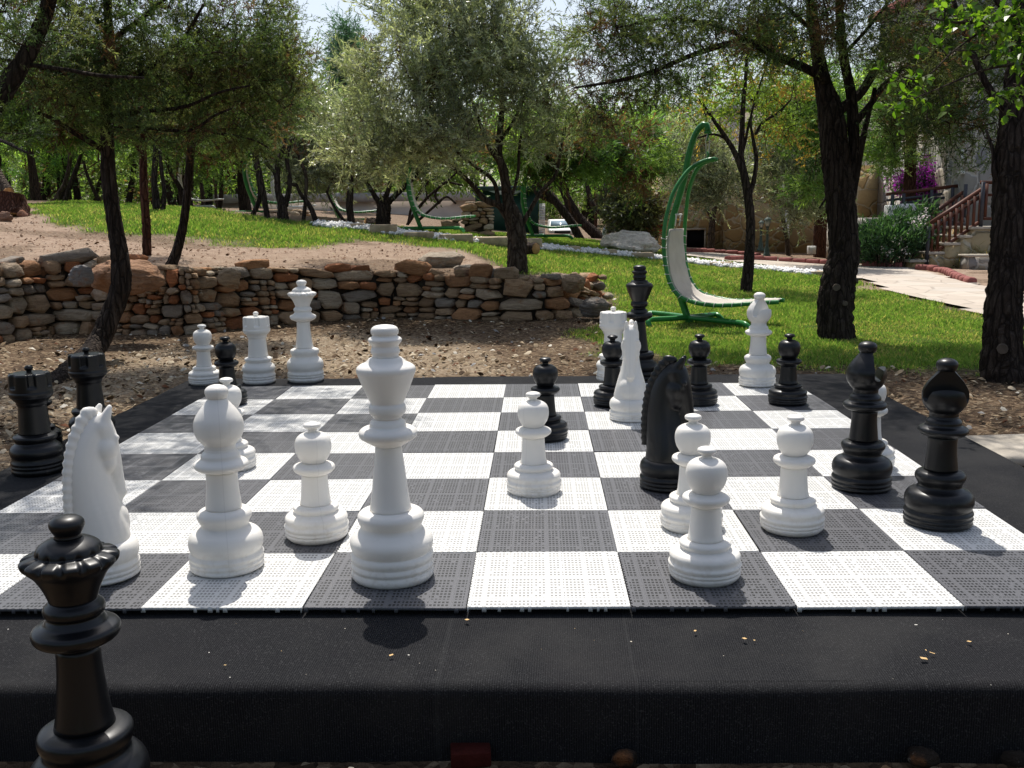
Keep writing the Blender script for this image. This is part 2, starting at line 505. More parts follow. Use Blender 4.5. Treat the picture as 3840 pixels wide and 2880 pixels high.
    MAT['vanglass'] = plain('windscreen_glass', (.16, .24, .30), .08, .6, .2, 2)
    MAT['rubber'] = plain('tyre_rubber', (.02, .02, .02), .8, .2)
    MAT['lampmetal'] = plain('verdigris_lamp_metal', (.06, .10, .095), .5, .4, .25, 20)
    MAT['frost'] = plain('frosted_lamp_glass', (.62, .66, .64), .3, .5, .08, 20)
    MAT['brick'] = plain('red_brick', (.05, .010, .008), .9, .1, .3, 20, bump=.4)
    MAT['redbox'] = plain('red_plastic', (.42, .025, .02), .45, .4, .15, 5)
    MAT['slab'] = plain('sawn_timber_slab', (.44, .35, .24), .85, .15, .3, 12, bump=.3)


make_materials()
# ------------------------------------------------------------------ terrain
def tps_fit(P, Z, lam=.02):
    P = np.asarray(P, float); n = len(P)
    d = np.linalg.norm(P[:, None] - P[None], axis=2)
    K = d * d * np.log(d + 1e-9) + lam * np.eye(n) * n
    A = np.zeros((n + 3, n + 3)); A[:n, :n] = K; A[:n, n] = 1; A[:n, n + 1:] = P; A[n, :n] = 1; A[n + 1:, :n] = P.T
    return P, np.linalg.solve(A, np.concatenate([Z, np.zeros(3)]))


def tps_eval(m, X, Y):
    P, w = m; n = len(P)
    X = np.asarray(X, float); Y = np.asarray(Y, float)
    out = w[n] + w[n + 1] * X + w[n + 2] * Y
    for i in range(n):
        d2 = (X - P[i, 0]) ** 2 + (Y - P[i, 1]) ** 2
        out = out + w[i] * .5 * d2 * np.log(d2 + 1e-12)
    return out


WALLBASE_D = [(-160, 748), (-60, 742), (17, 738), (143, 722), (250, 722), (410, 721), (520, 708), (667, 696), (734, 692), (867, 686), (1034, 690), (1167, 691), (1254, 684), (1312, 672)]
WB = np.array([onz(x, y, GZ)[:2] for x, y in WALLBASE_D])
far = [(50, 470, 13), (0, 440, 18), (200, 435, 20), (400, 450, 21), (300, 520, 11.5), (560, 535, 11.5), (700, 480, 20), (800, 518, 13),
       (1000, 538, 13), (1200, 556, 14), (1400, 592, 13.5), (950, 494, 16), (1200, 518, 20), (1400, 538, 20), (1600, 553, 20)]
fpts = [at(*q) for q in far]
flat = [(-9, -4), (-4, -4), (0, -4), (4, -4), (9, -4), (-9, 0), (-5, 0), (5, 0), (9, 0), (-9, 3), (-5, 3.5), (-2.5, 4.5), (0, 5), (2, 5.5), (4, 5), (9, 4),
        (2, 7.5), (3.5, 8), (6, 8), (9, 8), (3, 10), (5, 11), (8, 12), (6, 15), (9, 16), (12, 16), (6, 20), (10, 24), (18, 12), (18, 24), (-9, 5)]
lowP = [p[:2] for p in fpts] + list(flat) + list(WB[2:]); lowZ = [p[2] for p in fpts] + [GZ] * len(flat) + [GZ] * (len(WB) - 2)
outer = [(-14, 26, 1.2), (-5, 34, .9), (2, 34, .3), (10, 34, -.1), (-20, 14, 1.1), (-25, 34, 1.5), (22, 34, -.2), (-14, 8.5, .75)]
lowP += [q[:2] for q in outer]; lowZ += [q[2] for q in outer]
LOW = tps_fit(lowP, np.array(lowZ), .003)
tops = [(-60, 612, 7.6), (0, 612, 7.7), (100, 606, 7.9), (350, 610, 8.2), (550, 612, 8.5), (717, 622, 8.9), (884, 632, 9.15), (1067, 628, 9.2), (1200, 628, 9.2), (1260, 615, 9.5),
        (1118, 590, 10.0), (1000, 570, 10.8), (850, 552, 11.2), (317, 550, 9.6), (600, 560, 10.3)]
tp = [at(*q) for q in tops]
upP = [p[:2] for p in tp] + [p[:2] for p in fpts] + [q[:2] for q in outer]; upZ = [p[2] for p in tp] + [p[2] for p in fpts] + [q[2] for q in outer]
UPT = tps_fit(upP, np.array(upZ), .003)


def resample(P, step):
    P = np.asarray(P); s = np.linalg.norm(np.diff(P, axis=0), axis=1); c = np.concatenate([[0], np.cumsum(s)])
    u = np.arange(0, c[-1], step)
    return np.stack([np.interp(u, c, P[:, k]) for k in range(P.shape[1])], 1)


WALLC = resample(smooth_path(np.c_[WB, np.zeros(len(WB))], 120)[:, :2], .05)
_t = np.gradient(WALLC, axis=0); _t /= np.linalg.norm(_t, axis=1)[:, None]
WALLN = np.stack([_t[:, 1], -_t[:, 0]], 1)      # towards the board
WALLT = _t
edge = WALLC - WALLN * .16
tip = [at(1300, 645, 9.75)[:2], at(1268, 602, 10.1)[:2], at(1180, 594, 10.4)[:2], at(1100, 584, 10.8)[:2], at(1010, 566, 11.4)[:2], at(930, 550, 12.2)[:2], at(840, 535, 13.2)[:2], at(600, 520, 14)[:2], at(300, 500, 14.5)[:2], (-16, 13)]
TERR = np.vstack([[[-16, WB[0][1] + .2]], edge, tip])


def inpoly(X, Y, poly):
    X = np.asarray(X, float); Y = np.asarray(Y, float); ins = np.zeros(X.shape, bool)
    P = np.asarray(poly); Q = np.roll(P, -1, 0)
    for (x0, y0), (x1, y1) in zip(P, Q):
        if y0 == y1: continue
        c = ((y0 > Y) != (y1 > Y)) & (X < (x1 - x0) * (Y - y0) / (y1 - y0) + x0)
        ins ^= c
    return ins


def segdist(X, Y, poly, closed=True):
    X = np.asarray(X, float); Y = np.asarray(Y, float); best = np.full(X.shape, 1e9)
    P = np.asarray(poly); Q = np.roll(P, -1, 0)
    if not closed: P, Q = P[:-1], Q[:-1]
    for (x0, y0), (x1, y1) in zip(P, Q):
        dx, dy = x1 - x0, y1 - y0; L = dx * dx + dy * dy
        t = np.clip(((X - x0) * dx + (Y - y0) * dy) / (L + 1e-12), 0, 1)
        best = np.minimum(best, (X - x0 - t * dx) ** 2 + (Y - y0 - t * dy) ** 2)
    return np.sqrt(best)


def sstep(v, a, b):
    t = np.clip((v - a) / (b - a), 0, 1); return t * t * (3 - 2 * t)


TERR_S = np.vstack([TERR[:1], TERR[1:-10:6], TERR[-10:]])


def terrain(X, Y):
    X = np.atleast_1d(np.asarray(X, float)); Y = np.atleast_1d(np.asarray(Y, float))
    Xc = np.clip(X, -26, 24); Yc = np.clip(Y, -5, 36)
    zl = tps_eval(LOW, Xc, Yc)
    zl = np.where(Y < 3.6, GZ, zl)
    near = (Xc < 3) & (Yc > 3) & (Yc < 16)
    z = zl.copy()
    if near.any():
        x, y = Xc[near], Yc[near]
        zu = tps_eval(UPT, x, y)
        d = segdist(x, y, TERR_S) * np.where(inpoly(x, y, TERR_S), 1, -1)
        w = sstep(d, -.04, .10)
        zz = zl[near]
        z[near] = zz + (np.maximum(zu, zz) - zz) * w
    z = z + (np.maximum(np.hypot(X, Y) - 34, 0) * .01)
    return z


def tz(x, y): return float(terrain([x], [y])[0])


def ground_hit(x, y, dmax=34.0):
    r = ray(x, y); ts = np.concatenate([np.arange(1.5, 16, .03), np.arange(16, dmax, .08)])
    P = CAM[None] + ts[:, None] * r[None]
    g = P[:, 2] - terrain(P[:, 0], P[:, 1])
    k = np.where(g <= 0)[0]
    i = k[0] if len(k) else len(ts) - 1
    p = P[i].copy(); p[2] = tz(p[0], p[1])
    return p, float(ts[i])


def gpoly(pts): return np.array([ground_hit(x, y)[0][:2] for x, y in pts])


LAWN_D = [(45, 447), (90, 470), (140, 490), (230, 508), (330, 518), (430, 527), (560, 538), (700, 532), (780, 522), (880, 527), (1000, 546), (1060, 565), (1110, 590), (1200, 598), (1270, 606),
          (1335, 650), (1335, 700), (1290, 716), (1250, 730), (1290, 752), (1400, 772), (1480, 790), (1700, 792), (1850, 798), (2000, 806), (2150, 815), (2300, 830), (2400, 760),
          (2300, 722), (2125, 684), (2000, 654), (1900, 629), (1868, 608), (1800, 597), (1700, 585), (1640, 575), (1500, 560), (1430, 545), (1300, 522), (1150, 508), (950, 497), (800, 488), (640, 478), (500, 462), (400, 450), (250, 440), (120, 434)]
LAWN = gpoly(LAWN_D)
PATH_D = [(1470, 552), (1640, 573), (1700, 584), (1790, 595), (1868, 607), (1900, 628), (2000, 653), (2125, 683), (2300, 722), (2420, 755), (2420, 690), (2300, 655), (2212, 636), (2110, 612), (2068, 603), (2030, 592), (1985, 585), (1955, 574), (1850, 572), (1750, 568), (1650, 556), (1560, 548), (1480, 544)]
PATH = gpoly(PATH_D)
GRAV_D = [(60, 800), (420, 735), (690, 715), (760, 700), (1000, 735), (1120, 800), (1100, 815), (400, 815), (200, 930), (0, 1010), (-100, 900)]
GRAV = gpoly(GRAV_D)


PEBC = gpoly([(690, 490), (765, 493), (830, 502), (905, 512), (985, 520), (1055, 527), (1150, 535), (1227, 542), (1304, 549), (1380, 556), (1480, 567), (1560, 576), (1640, 583), (1700, 588), (1765, 595)])


def lawn_w(X, Y):
    d = segdist(X, Y, LAWN) * np.where(inpoly(X, Y, LAWN), 1, -1)
    nz = np.array([mnoise.noise(Vector((a * 1.6, b * 1.6, 3.1))) + .5 * mnoise.noise(Vector((a * 4.5, b * 4.5, 7))) for a, b in zip(np.ravel(X), np.ravel(Y))]).reshape(np.shape(X))
    return sstep(d + nz * .32, -.15, .28)


def make_ground():
    def axis(a, b, step, lo, hi):
        c = list(np.arange(a, b, step)); s = step; v = a; L = []
        while v > lo: s *= 1.22; v -= s; L.append(v)
        R = []; s = step; v = c[-1]
        while v < hi: s *= 1.22; v += s; R.append(v)
        return np.array(L[::-1] + c + R)
    xs = axis(-9.5, 9.5, .085, -420, 420); ys = axis(-3.2, 15.5, .085, -60, 600)
    X, Y = np.meshgrid(xs, ys)
    Z = terrain(X.ravel(), Y.ravel()).reshape(X.shape)
    nz = np.array([mnoise.noise(Vector((a * 2.2, b * 2.2, 0))) * .018 + mnoise.noise(Vector((a * 7, b * 7, 5))) * .010 for a, b in zip(X.ravel(), Y.ravel())]).reshape(X.shape)
    keep = (np.abs(X) < 1.9) & (Y > -.6) & (Y < 3.4)
    Z = Z + np.where(keep, -.012, nz)
    onp = inpoly(X, Y, PATH); Z = np.where(onp, Z - nz - .02, Z)
    V = np.stack([X, Y, Z], -1).reshape(-1, 3)
    ny, nx = X.shape
    i = (np.arange(ny - 1)[:, None] * nx + np.arange(nx - 1)[None]).ravel()
    F = np.stack([i, i + 1, i + nx + 1, i + nx], 1)
    T = np.zeros((len(V), 3))
    T[:, 0] = lawn_w(X.ravel(), Y.ravel())
    far_ = (Y.ravel() > 15.5) | (np.abs(X.ravel()) > 9.5)
    x, y = X.ravel(), Y.ravel()
    low = ~inpoly(x, y, TERR_S) & (y < 9.2)
    n1 = np.array([mnoise.noise(Vector((a * .9, b * .9, 11))) for a, b in zip(x, y)])
    T[:, 1] = np.where(low, 1.0, np.where(far_, .6, .12 + .5 * (n1 > .22)))
    d = segdist(x, y, GRAV) * np.where(inpoly(x, y, GRAV), 1, -1)
    T[:, 2] = np.where(low, sstep(d + n1 * .35, -.1, .35) * .62, 0)
    o = build('ground', V, F, MAT['ground'], tint=T)
    tag(o, kind='structure')


make_ground()


def make_path():
    P = PATH; x0, y0 = P.min(0); x1, y1 = P.max(0)
    xs = np.arange(x0 - .3, x1 + .3, .14); ys = np.arange(y0 - .3, y1 + .3, .14)
    X, Y = np.meshgrid(xs, ys); ins = inpoly(X, Y, P)
    idx = -np.ones(X.shape, int)
    ny, nx = X.shape
    F = []; V = []
    quad = ins[:-1, :-1] & ins[1:, :-1] & ins[:-1, 1:] & ins[1:, 1:]
    Z = terrain(X.ravel(), Y.ravel()).reshape(X.shape) + .012
    i = (np.arange(ny)[:, None] * nx + np.arange(nx)[None])
    qs = np.stack([i[:-1, :-1], i[:-1, 1:], i[1:, 1:], i[1:, :-1]], -1)[quad]
    V = np.stack([X, Y, Z], -1).reshape(-1, 3)
    used, inv = np.unique(qs, return_inverse=True)
    o = build('path', V[used], inv.reshape(-1, 4), MAT['paving']); tag(o, kind='structure')


make_path()


def make_grass():
    # blades denser close to the board
    x0, y0 = LAWN.min(0); x1, y1 = LAWN.max(0)
    N = 1500000
    X = RNG.uniform(max(x0, -9), min(x1, 8.5), N); Y = RNG.uniform(y0, min(y1, 22), N)
    D = np.hypot(X - CAM[0], Y - CAM[1])
    keep = RNG.random(N) < np.clip((8.2 / D) ** 1.7, 0, 1)
    X, Y, D = X[keep], Y[keep], D[keep]
    k = inpoly(X, Y, LAWN) | (segdist(X, Y, LAWN) < .35)
    X, Y, D = X[k], Y[k], D[k]
    # only what stands in or near the field of view
    a = np.arctan2(X - CAM[0], Y - CAM[1]); k = (np.abs(a - .026) < .56); X, Y, D = X[k], Y[k], D[k]
    w = lawn_w(X, Y); k = RNG.random(len(X)) < w ** 1.5; X, Y, D = X[k], Y[k], D[k]
    onp = inpoly(X, Y, PATH) | (segdist(X, Y, PEBC, False) < .19); X, Y, D = X[~onp], Y[~onp], D[~onp]
    n = len(X); Z = terrain(X, Y)
    nz = np.array([mnoise.noise(Vector((a * 1.3, b * 1.3, 21))) for a, b in zip(X, Y)])
    nz2 = np.array([mnoise.noise(Vector((a * 4, b * 4, 2))) for a, b in zip(X, Y)])
    h = RNG.uniform(.014, .038, n) * (1 + .6 * nz + .3 * nz2) * np.clip(D / 8, 1, 1.5); wd = RNG.uniform(.0022, .0042, n) * np.clip(D / 8, 1, 2.6)
    th = RNG.uniform(0, 2 * pi, n); lean = RNG.uniform(.1, .9, n) * h; la = RNG.uniform(0, 2 * pi, n)
    B = np.stack([X, Y, Z - .004], 1); W = np.stack([np.cos(th), np.sin(th), 0 * th], 1) * wd[:, None]
    Tp = B + np.stack([np.cos(la) * lean, np.sin(la) * lean, h], 1)
    Mi = B + np.stack([np.cos(la) * lean * .3, np.sin(la) * lean * .3, h * .62], 1)
    V = np.stack([B - W, B + W, Mi + W * .8, Tp, Mi - W * .8], 1).reshape(-1, 3)
    F = (np.arange(n) * 5)[:, None] + np.arange(5)[None]
    base = np.array([.25, .355, .095]); alt = np.array([.42, .38, .18]); dk = np.array([.14, .24, .06])
    f = np.clip(.35 + nz2 * .6 + RNG.normal(0, .25, n), 0, 1)[:, None]
    T = dk * (1 - f) + base * f
    dry = (RNG.random(n) < .12 + .25 * (nz < -.10))[:, None]; T = np.where(dry, alt * RNG.uniform(.7, 1.2, (n, 1)), T)
    T = T * RNG.uniform(.8, 1.2, (n, 1))
    o = build('grass', V, F, MAT['grass'], tint=np.repeat(T, 5, 0), smooth=False)
    tag(o, 'short bright green lawn grass', kind='stuff')


make_grass()


def make_litter():
    # wood chips, leaves and small stones on the bare ground
    N = 60000
    X = RNG.uniform(-5.5, 3.4, N); Y = RNG.uniform(.2, 9, N)
    k = ~((np.abs(X + .14) < 1.80) & (Y < 3.28)) & (segdist(X, Y, LAWN) * np.where(inpoly(X, Y, LAWN), 1, -1) < .1) & ~inpoly(X, Y, TERR_S)
    g = inpoly(X, Y, GRAV)
    D = np.hypot(X, Y + 2)
    k &= RNG.random(N) < np.where(g, .75, .33) * np.clip(5 / D, 0, 1)
    X, Y, g = X[k], Y[k], g[k]
    # a strip in front of the platform, and sparse crumbs on the terrace
    X = np.concatenate([X, RNG.uniform(-2.2, 2.2, 1600), RNG.uniform(-7, 2, 7000)]); n2 = len(X)
    Y = np.concatenate([Y, RNG.uniform(-.62, -.39, 1600), RNG.uniform(5, 12, 7000)])
    g = np.concatenate([g, np.zeros(8600, bool)])
    terr = np.concatenate([np.zeros(n2 - 7000, bool), np.ones(7000, bool)])
    ok = ~terr | (inpoly(X, Y, TERR_S) & (segdist(X, Y, LAWN) * np.where(inpoly(X, Y, LAWN), 1, -1) < .05))
    X, Y, g, terr = X[ok], Y[ok], g[ok], terr[ok]
    n = len(X); Z = terrain(X, Y)
    s = RNG.gamma(3.0, .0042, n).clip(.005, .032) * np.where(terr, .85, 1)
    s = np.where((Y < -.35) & (Y > -.7), s * .6, s); as_ = RNG.uniform(.4, 1, n); th = RNG.uniform(0, 2 * pi, n); tl = RNG.normal(0, .35, (n, 2))
    ang = np.array([0, 1.1, 2.2, 3.2, 4.3, 5.3])
    r = RNG.uniform(.7, 1.1, (n, 6)) * s[:, None]
    px = r * np.cos(ang); py = r * np.sin(ang) * as_[:, None]
    lx = px * np.cos(th)[:, None] - py * np.sin(th)[:, None]; ly = px * np.sin(th)[:, None] + py * np.cos(th)[:, None]
    lz = lx * tl[:, :1] + ly * tl[:, 1:] + s[:, None] * .3 + .004
    bot = np.stack([X[:, None] + lx, Y[:, None] + ly, Z[:, None] + lz], -1)
    topc = np.stack([X, Y, Z + s * .75 + .004], -1)
    V = np.concatenate([bot, topc[:, None]], 1).reshape(-1, 3)
    b = (np.arange(n) * 7)[:, None, None]
    tri = np.array([[i, (i + 1) % 6, 6] for i in range(6)])
    F = (b + tri[None]).reshape(-1, 3)
    pal = np.array([(.10, .065, .04), (.20, .14, .085), (.34, .26, .17), (.48, .40, .29), (.62, .57, .48), (.13, .055, .028), (.30, .29, .28)])
    pw = np.where(g[:, None], [[.18, .28, .28, .15, .04, .04, .03]], [[.28, .28, .17, .08, .05, .09, .05]])
    c = (RNG.random((n, 1)) < np.cumsum(pw, 1)).argmax(1)
    T = pal[c] * RNG.uniform(.7, 1.15, (n, 1)); fr_ = (Y < -.35) & (Y > -.7); T[fr_] *= .4; s_shrink = None; T[terr] = np.array([.20, .12, .075]) * RNG.uniform(.5, 1.3, (terr.sum(), 1))  # chips before the platform front have its shade darkened into their colour
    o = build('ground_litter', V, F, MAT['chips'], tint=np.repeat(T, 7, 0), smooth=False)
    tag(o, 'scattered wood chips and small stones', kind='stuff')
    # dry straw and twigs
    m = 5200
    X = RNG.uniform(-5, 3, m); Y = RNG.uniform(.5, 6.5, m)
    k = ~((np.abs(X + .14) < 1.80) & (Y < 3.28)) & ~inpoly(X, Y, TERR_S) & ~inpoly(X, Y, LAWN); X, Y = X[k], Y[k]; m = len(X)
    Z = terrain(X, Y) + .008; th = RNG.uniform(0, 2 * pi, m); L = RNG.uniform(.02, .10, m); w = RNG.uniform(.0008, .002, m)
    d = np.stack([np.cos(th) * L, np.sin(th) * L, RNG.normal(0, .1, m) * L + .004], 1); q = np.stack([-np.sin(th) * w, np.cos(th) * w, 0 * th], 1)
    B = np.stack([X, Y, Z], 1)
    V = np.stack([B - q, B + q, B + d + q, B + d - q], 1).reshape(-1, 3); F = (np.arange(m) * 4)[:, None] + np.arange(4)
    T = np.array([.30, .22, .13]) * RNG.uniform(.3, 1.3, (m, 1))
    o = build('dry_twigs', V, F, MAT['chips'], tint=np.repeat(T, 4, 0), smooth=False); tag(o, 'dry straw and needle litter', kind='stuff')


make_litter()


# ------------------------------------------------------------------ retaining wall of field stones
PAL = np.array([(.38, .25, .15), (.42, .22, .11), (.38, .155, .07), (.40, .29, .19), (.29, .25, .21), (.46, .36, .26), (.38, .25, .15), (.43, .30, .19), (.49, .41, .31)])


def stone_in(u0, u1, v0, v1, place, rg, t=None, depth=.2, prot=None):
    w, h = u1 - u0, v1 - v0
    g = min(.004, h * .06); u0 += g; u1 -= g; v0 += g * .6; v1 -= g * .4
    cu, cv = (u0 + u1) / 2, (v0 + v1) / 2; hu, hv = (u1 - u0) / 2, (v1 - v0) / 2
    f = rg.uniform(-.01, .055) if prot is None else prot
    pts = []
    k = rg.integers(5, 8); ph = rg.uniform(0, 6); rot = rg.normal(0, .13)
    for ring, (dd, sc) in enumerate(((f, .86), (f - min(.035, .22 * (hu + hv)), 1.05), (-depth, .98))):
        for a in np.arange(k) * 2 * pi / k + ph + rg.normal(0, .12, k):
            c, s = cos(a), sin(a)
            e = .68
            x = np.sign(c) * abs(c) ** e; y = np.sign(s) * abs(s) ** e
            j = rg.uniform(.82, 1.18)
            X_, Y_ = hu * x * sc * j, hv * y * sc * j
            pts.append(place(cu + X_ * cos(rot) - Y_ * sin(rot), cv + X_ * sin(rot) + Y_ * cos(rot), dd + rg.uniform(-.014, .014)))
    bev = min(.0025, .05 * min(hu, hv))
    return hull(pts, bev)


def split(u0, u1, v0, v1, rg, tgt, out):
    w, h = u1 - u0, v1 - v0
    t = tgt((u0 + u1) / 2) * rg.uniform(.5, 2.0)
    if w * h < t * t * 1.9 and w < 4.6 * h and h < 1.0 * w: out.append((u0, u1, v0, v1)); return
    if w > h * rg.uniform(1.7, 3.6):
        m = u0 + w * rg.uniform(.32, .68); split(u0, m, v0, v1, rg, tgt, out); split(m, u1, v0, v1, rg, tgt, out)
    else:
        m = v0 + h * rg.uniform(.34, .66); split(u0, u1, v0, m, rg, tgt, out); split(u0, u1, m, v1, rg, tgt, out)


def make_wall():
    rg = np.random.default_rng(12)
    L = len(WALLC) * .05
    mb = MB()
    def base(u):
        f = np.clip(u / .05, 0, len(WALLC) - 1.001); i = int(f); t = f - i
        return WALLC[i] * (1 - t) + WALLC[i + 1] * t, WALLN[i] * (1 - t) + WALLN[i + 1] * t
    def height(u):
        p, n = base(u); q = p - n * .34
        return max(.12, tz(q[0], q[1]) - GZ + .0)
    hs = np.array([height(u) for u in np.arange(0, L, .1)])
    hs = np.convolve(np.pad(hs, 4, 'edge'), np.ones(9) / 9, 'valid')
    H = lambda u: float(np.interp(u, np.arange(0, L, .1)[:len(hs)], hs))
    def place(u, v, d):
        p, n = base(u); h = H(u)
        q = p + n * (d - .14 * v)        # slight batter
        return (q[0], q[1], GZ - .02 + v * (h + .02))
    uw = L - 3.6
    tgt = lambda u: .115 if u > uw - .2 else (.065 if u > uw - 2.3 else .10)
    cells = []
    split(0, L, 0, .46, rg, tgt, cells)
    cells = [(a, b, c / .46, d / .46) for a, b, c, d in cells]
    for u0, u1, v0, v1 in cells:
        t = PAL[rg.integers(len(PAL))] * rg.uniform(.75, 1.2)
        V, F = stone_in(u0, u1, v0, v1, place, rg)
        mb.add(V, F, t)
    # loose cap stones along the top
    u = .0
    while u < L - .1:
        w = rg.uniform(.10, .30)
        if rg.random() < .62:
            h = H(u + w / 2); hh = rg.uniform(.04, .15)
            def place2(uu, v, d):
                p, n = base(np.clip(uu, 0, L - .06)); q = p + n * (d - .16); return (q[0], q[1], GZ + h + v - .03)
            V, F = stone_in(u, u + w, 0, hh, place2, rg, depth=rg.uniform(.12, .2)); mb.add(V, F, PAL[rg.integers(len(PAL))] * rg.uniform(.8, 1.2))
        u += w
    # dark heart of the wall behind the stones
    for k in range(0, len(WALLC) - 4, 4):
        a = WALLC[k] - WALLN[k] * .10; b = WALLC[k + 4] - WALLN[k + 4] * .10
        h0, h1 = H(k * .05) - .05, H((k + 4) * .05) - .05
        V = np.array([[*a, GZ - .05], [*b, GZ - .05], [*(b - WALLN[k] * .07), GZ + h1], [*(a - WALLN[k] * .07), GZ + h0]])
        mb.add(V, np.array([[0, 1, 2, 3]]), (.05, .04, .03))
    # the blunt right end turning back
    e, n, t = WALLC[-1], WALLN[-1], WALLT[-1]
    for k in range(34):
        a = rg.uniform(-.2, 2.6); rr = rg.uniform(.0, .30); s = rg.uniform(.07, .16)
        lev = rg.choice([.05, .15, .26, .34], p=[.4, .3, .2, .1])
        q = e + (n * cos(a) + t * sin(a)) * (.05 + .18 * (1 - lev)) - n * rg.uniform(0, .45) - n * .1
        V, F = boulder((q[0], q[1], GZ + lev), (s * 1.6, s * 1.3, s), 400 + k, 1, .05, 16, rg.uniform(0, 3)); mb.add(V, F, PAL[rg.integers(len(PAL))] * rg.uniform(.8, 1.2))
    o = mb.build('retaining_wall', MAT['stone'], smooth=False)
    tag(o, 'low dry stone retaining wall of rust and grey field stones behind the board', 'stone wall', kind='thing')


make_wall()


def rock(name, x, y, wpx, hpx, label, tint, d=None, seed=1, sink=.25, depthm=None, strata=.05, cat='rock', mat='stone', cuts=3, group=None):
    """a boulder whose lower edge is at survey point (x, y)"""
    p, dd = ground_hit(x, y)
    if d: p = at(x, y, d); dd = d
    m = mpp(dd); w, h = wpx * m, hpx * m
    dep = depthm or w * .6
    V, F = boulder((p[0], p[1] + dep * .3, p[2] + h * (.5 - sink)), (w, dep, h * (1 + sink)), seed, cuts, .06, 30, strata=strata)
    o = build(name, V, F, MAT[mat], smooth=False, tint=np.tile(tint, (len(V), 1)))
    return tag(o, label, cat, group)


rock('boulder', 262, 622, 182, 74, 'large rounded pinkish boulder bedded on top of the stone wall behind the leaning juniper trunk', (.40, .23, .14), d=8.15, seed=3, strata=.03)
rock('boulder', 172, 606, 60, 42, 'grey angular boulder on the wall top left of the pinkish boulder', (.26, .25, .25), d=7.95, seed=9)
rock('boulder', 495, 612, 66, 38, 'tan split boulder on the wall top between two chess rook and queen columns', (.36, .27, .18), d=8.3, seed=14)
rock('boulder', 1364, 546, 140, 56, 'huge pale layered boulder lying on the lawn left of the green hammock chair', (.80, .74, .66), seed=23, strata=.035, depthm=1.7)
rock('boulder', 950, 578, 118, 44, 'flat pale rock at the lawn edge of the terrace bed', (.44, .37, .29), seed=31, strata=.03, depthm=.5)
rock('boulder', 1010, 592, 80, 24, 'low pale rock ledge in the bed just left of the olive trunk', (.42, .36, .29), seed=33, strata=.03, depthm=.4)
rock('boulder', 1062, 600, 56, 26, 'small grey rock at the foot of the forked olive trunk', (.36, .31, .26), seed=36, depthm=.25)
rock('boulder', 1287, 676, 70, 40, 'round grey stone at the right end of the retaining wall', (.22, .20, .18), d=9.4, seed=41, depthm=.3)
rock('boulder', 1240, 625, 60, 38, 'tan block perched on the right end of the retaining wall', (.37, .27, .18), d=9.55, seed=44, depthm=.25)
rock('boulder', 46, 470, 28, 20, 'small reddish rock below the sawn stump', (.30, .15, .10), seed=51)
rock('boulder', 8, 478, 36, 26, 'brown rock at the left picture edge beside the stump', (.28, .17, .12), seed=52)
# ------------------------------------------------------------------ platform and board
def make_platform():
    x0, x1, y0, y1 = -1.93, 1.64, -.332, 3.27
    r = .024; n = 5
    # rounded section swept round the rectangle
    prof = [(0, GZ - .03)] + [(-r * (1 - cos(a)) if False else -(r - r * cos(a)) , -r + r * sin(a)) for a in np.linspace(0, pi / 2, n)]
    V = []; rows = []
    rg = np.random.default_rng(5)
    nx, ny = 60, 60
    per = [(x0 + (x1 - x0) * i / nx, y0, 0, -1) for i in range(nx)] + [(x1, y0 + (y1 - y0) * i / ny, 1, 0) for i in range(ny)] + \
          [(x1 - (x1 - x0) * i / nx, y1, 0, 1) for i in range(nx)] + [(x0, y1 - (y1 - y0) * i / ny, -1, 0) for i in range(ny)]
    m = len(per)
    for k, (o, z) in enumerate(prof):
        for x, y, nx_, ny_ in per:
            w = .010 * mnoise.noise(Vector((x * 2.2, y * 2.2, 0 if k else 3))) * (1.6 if k == 0 else 1)
            inx = (x - (x0 + x1) / 2); iny = (y - (y0 + y1) / 2)
            V.append((x + (o + w) * (1 if inx > 0 else -1) * (abs(nx_) or (abs(abs(inx) - (x1 - x0) / 2) < 1e-6)), y + (o + w) * (1 if iny > 0 else -1) * (abs(ny_) or (abs(abs(iny) - (y1 - y0) / 2) < 1e-6)),
                      z - .021 + (.006 * mnoise.noise(Vector((x * 1.5, y * 1.5, 9))) if k > 1 else 0)))
    F = []
    j = np.arange(m); jn = (j + 1) % m
    for k in range(len(prof) - 1):
        F.append(np.stack([k * m + j, k * m + jn, (k + 1) * m + jn, (k + 1) * m + j], 1))
    top = len(prof) - 1
    # top sheet: grid inside the last ring would need bridging; a fan of strips is enough (flat carpet)
    F.append([top * m + i for i in range(m)])
    o = build('carpeted_platform', V, F, MAT['carpet'], smooth=True)
    set_sharp(o.data, radians(50))
    tag(o, 'low wide platform wrapped in ribbed black carpet under the chess board', 'platform')


make_platform()
TILE_T = .020


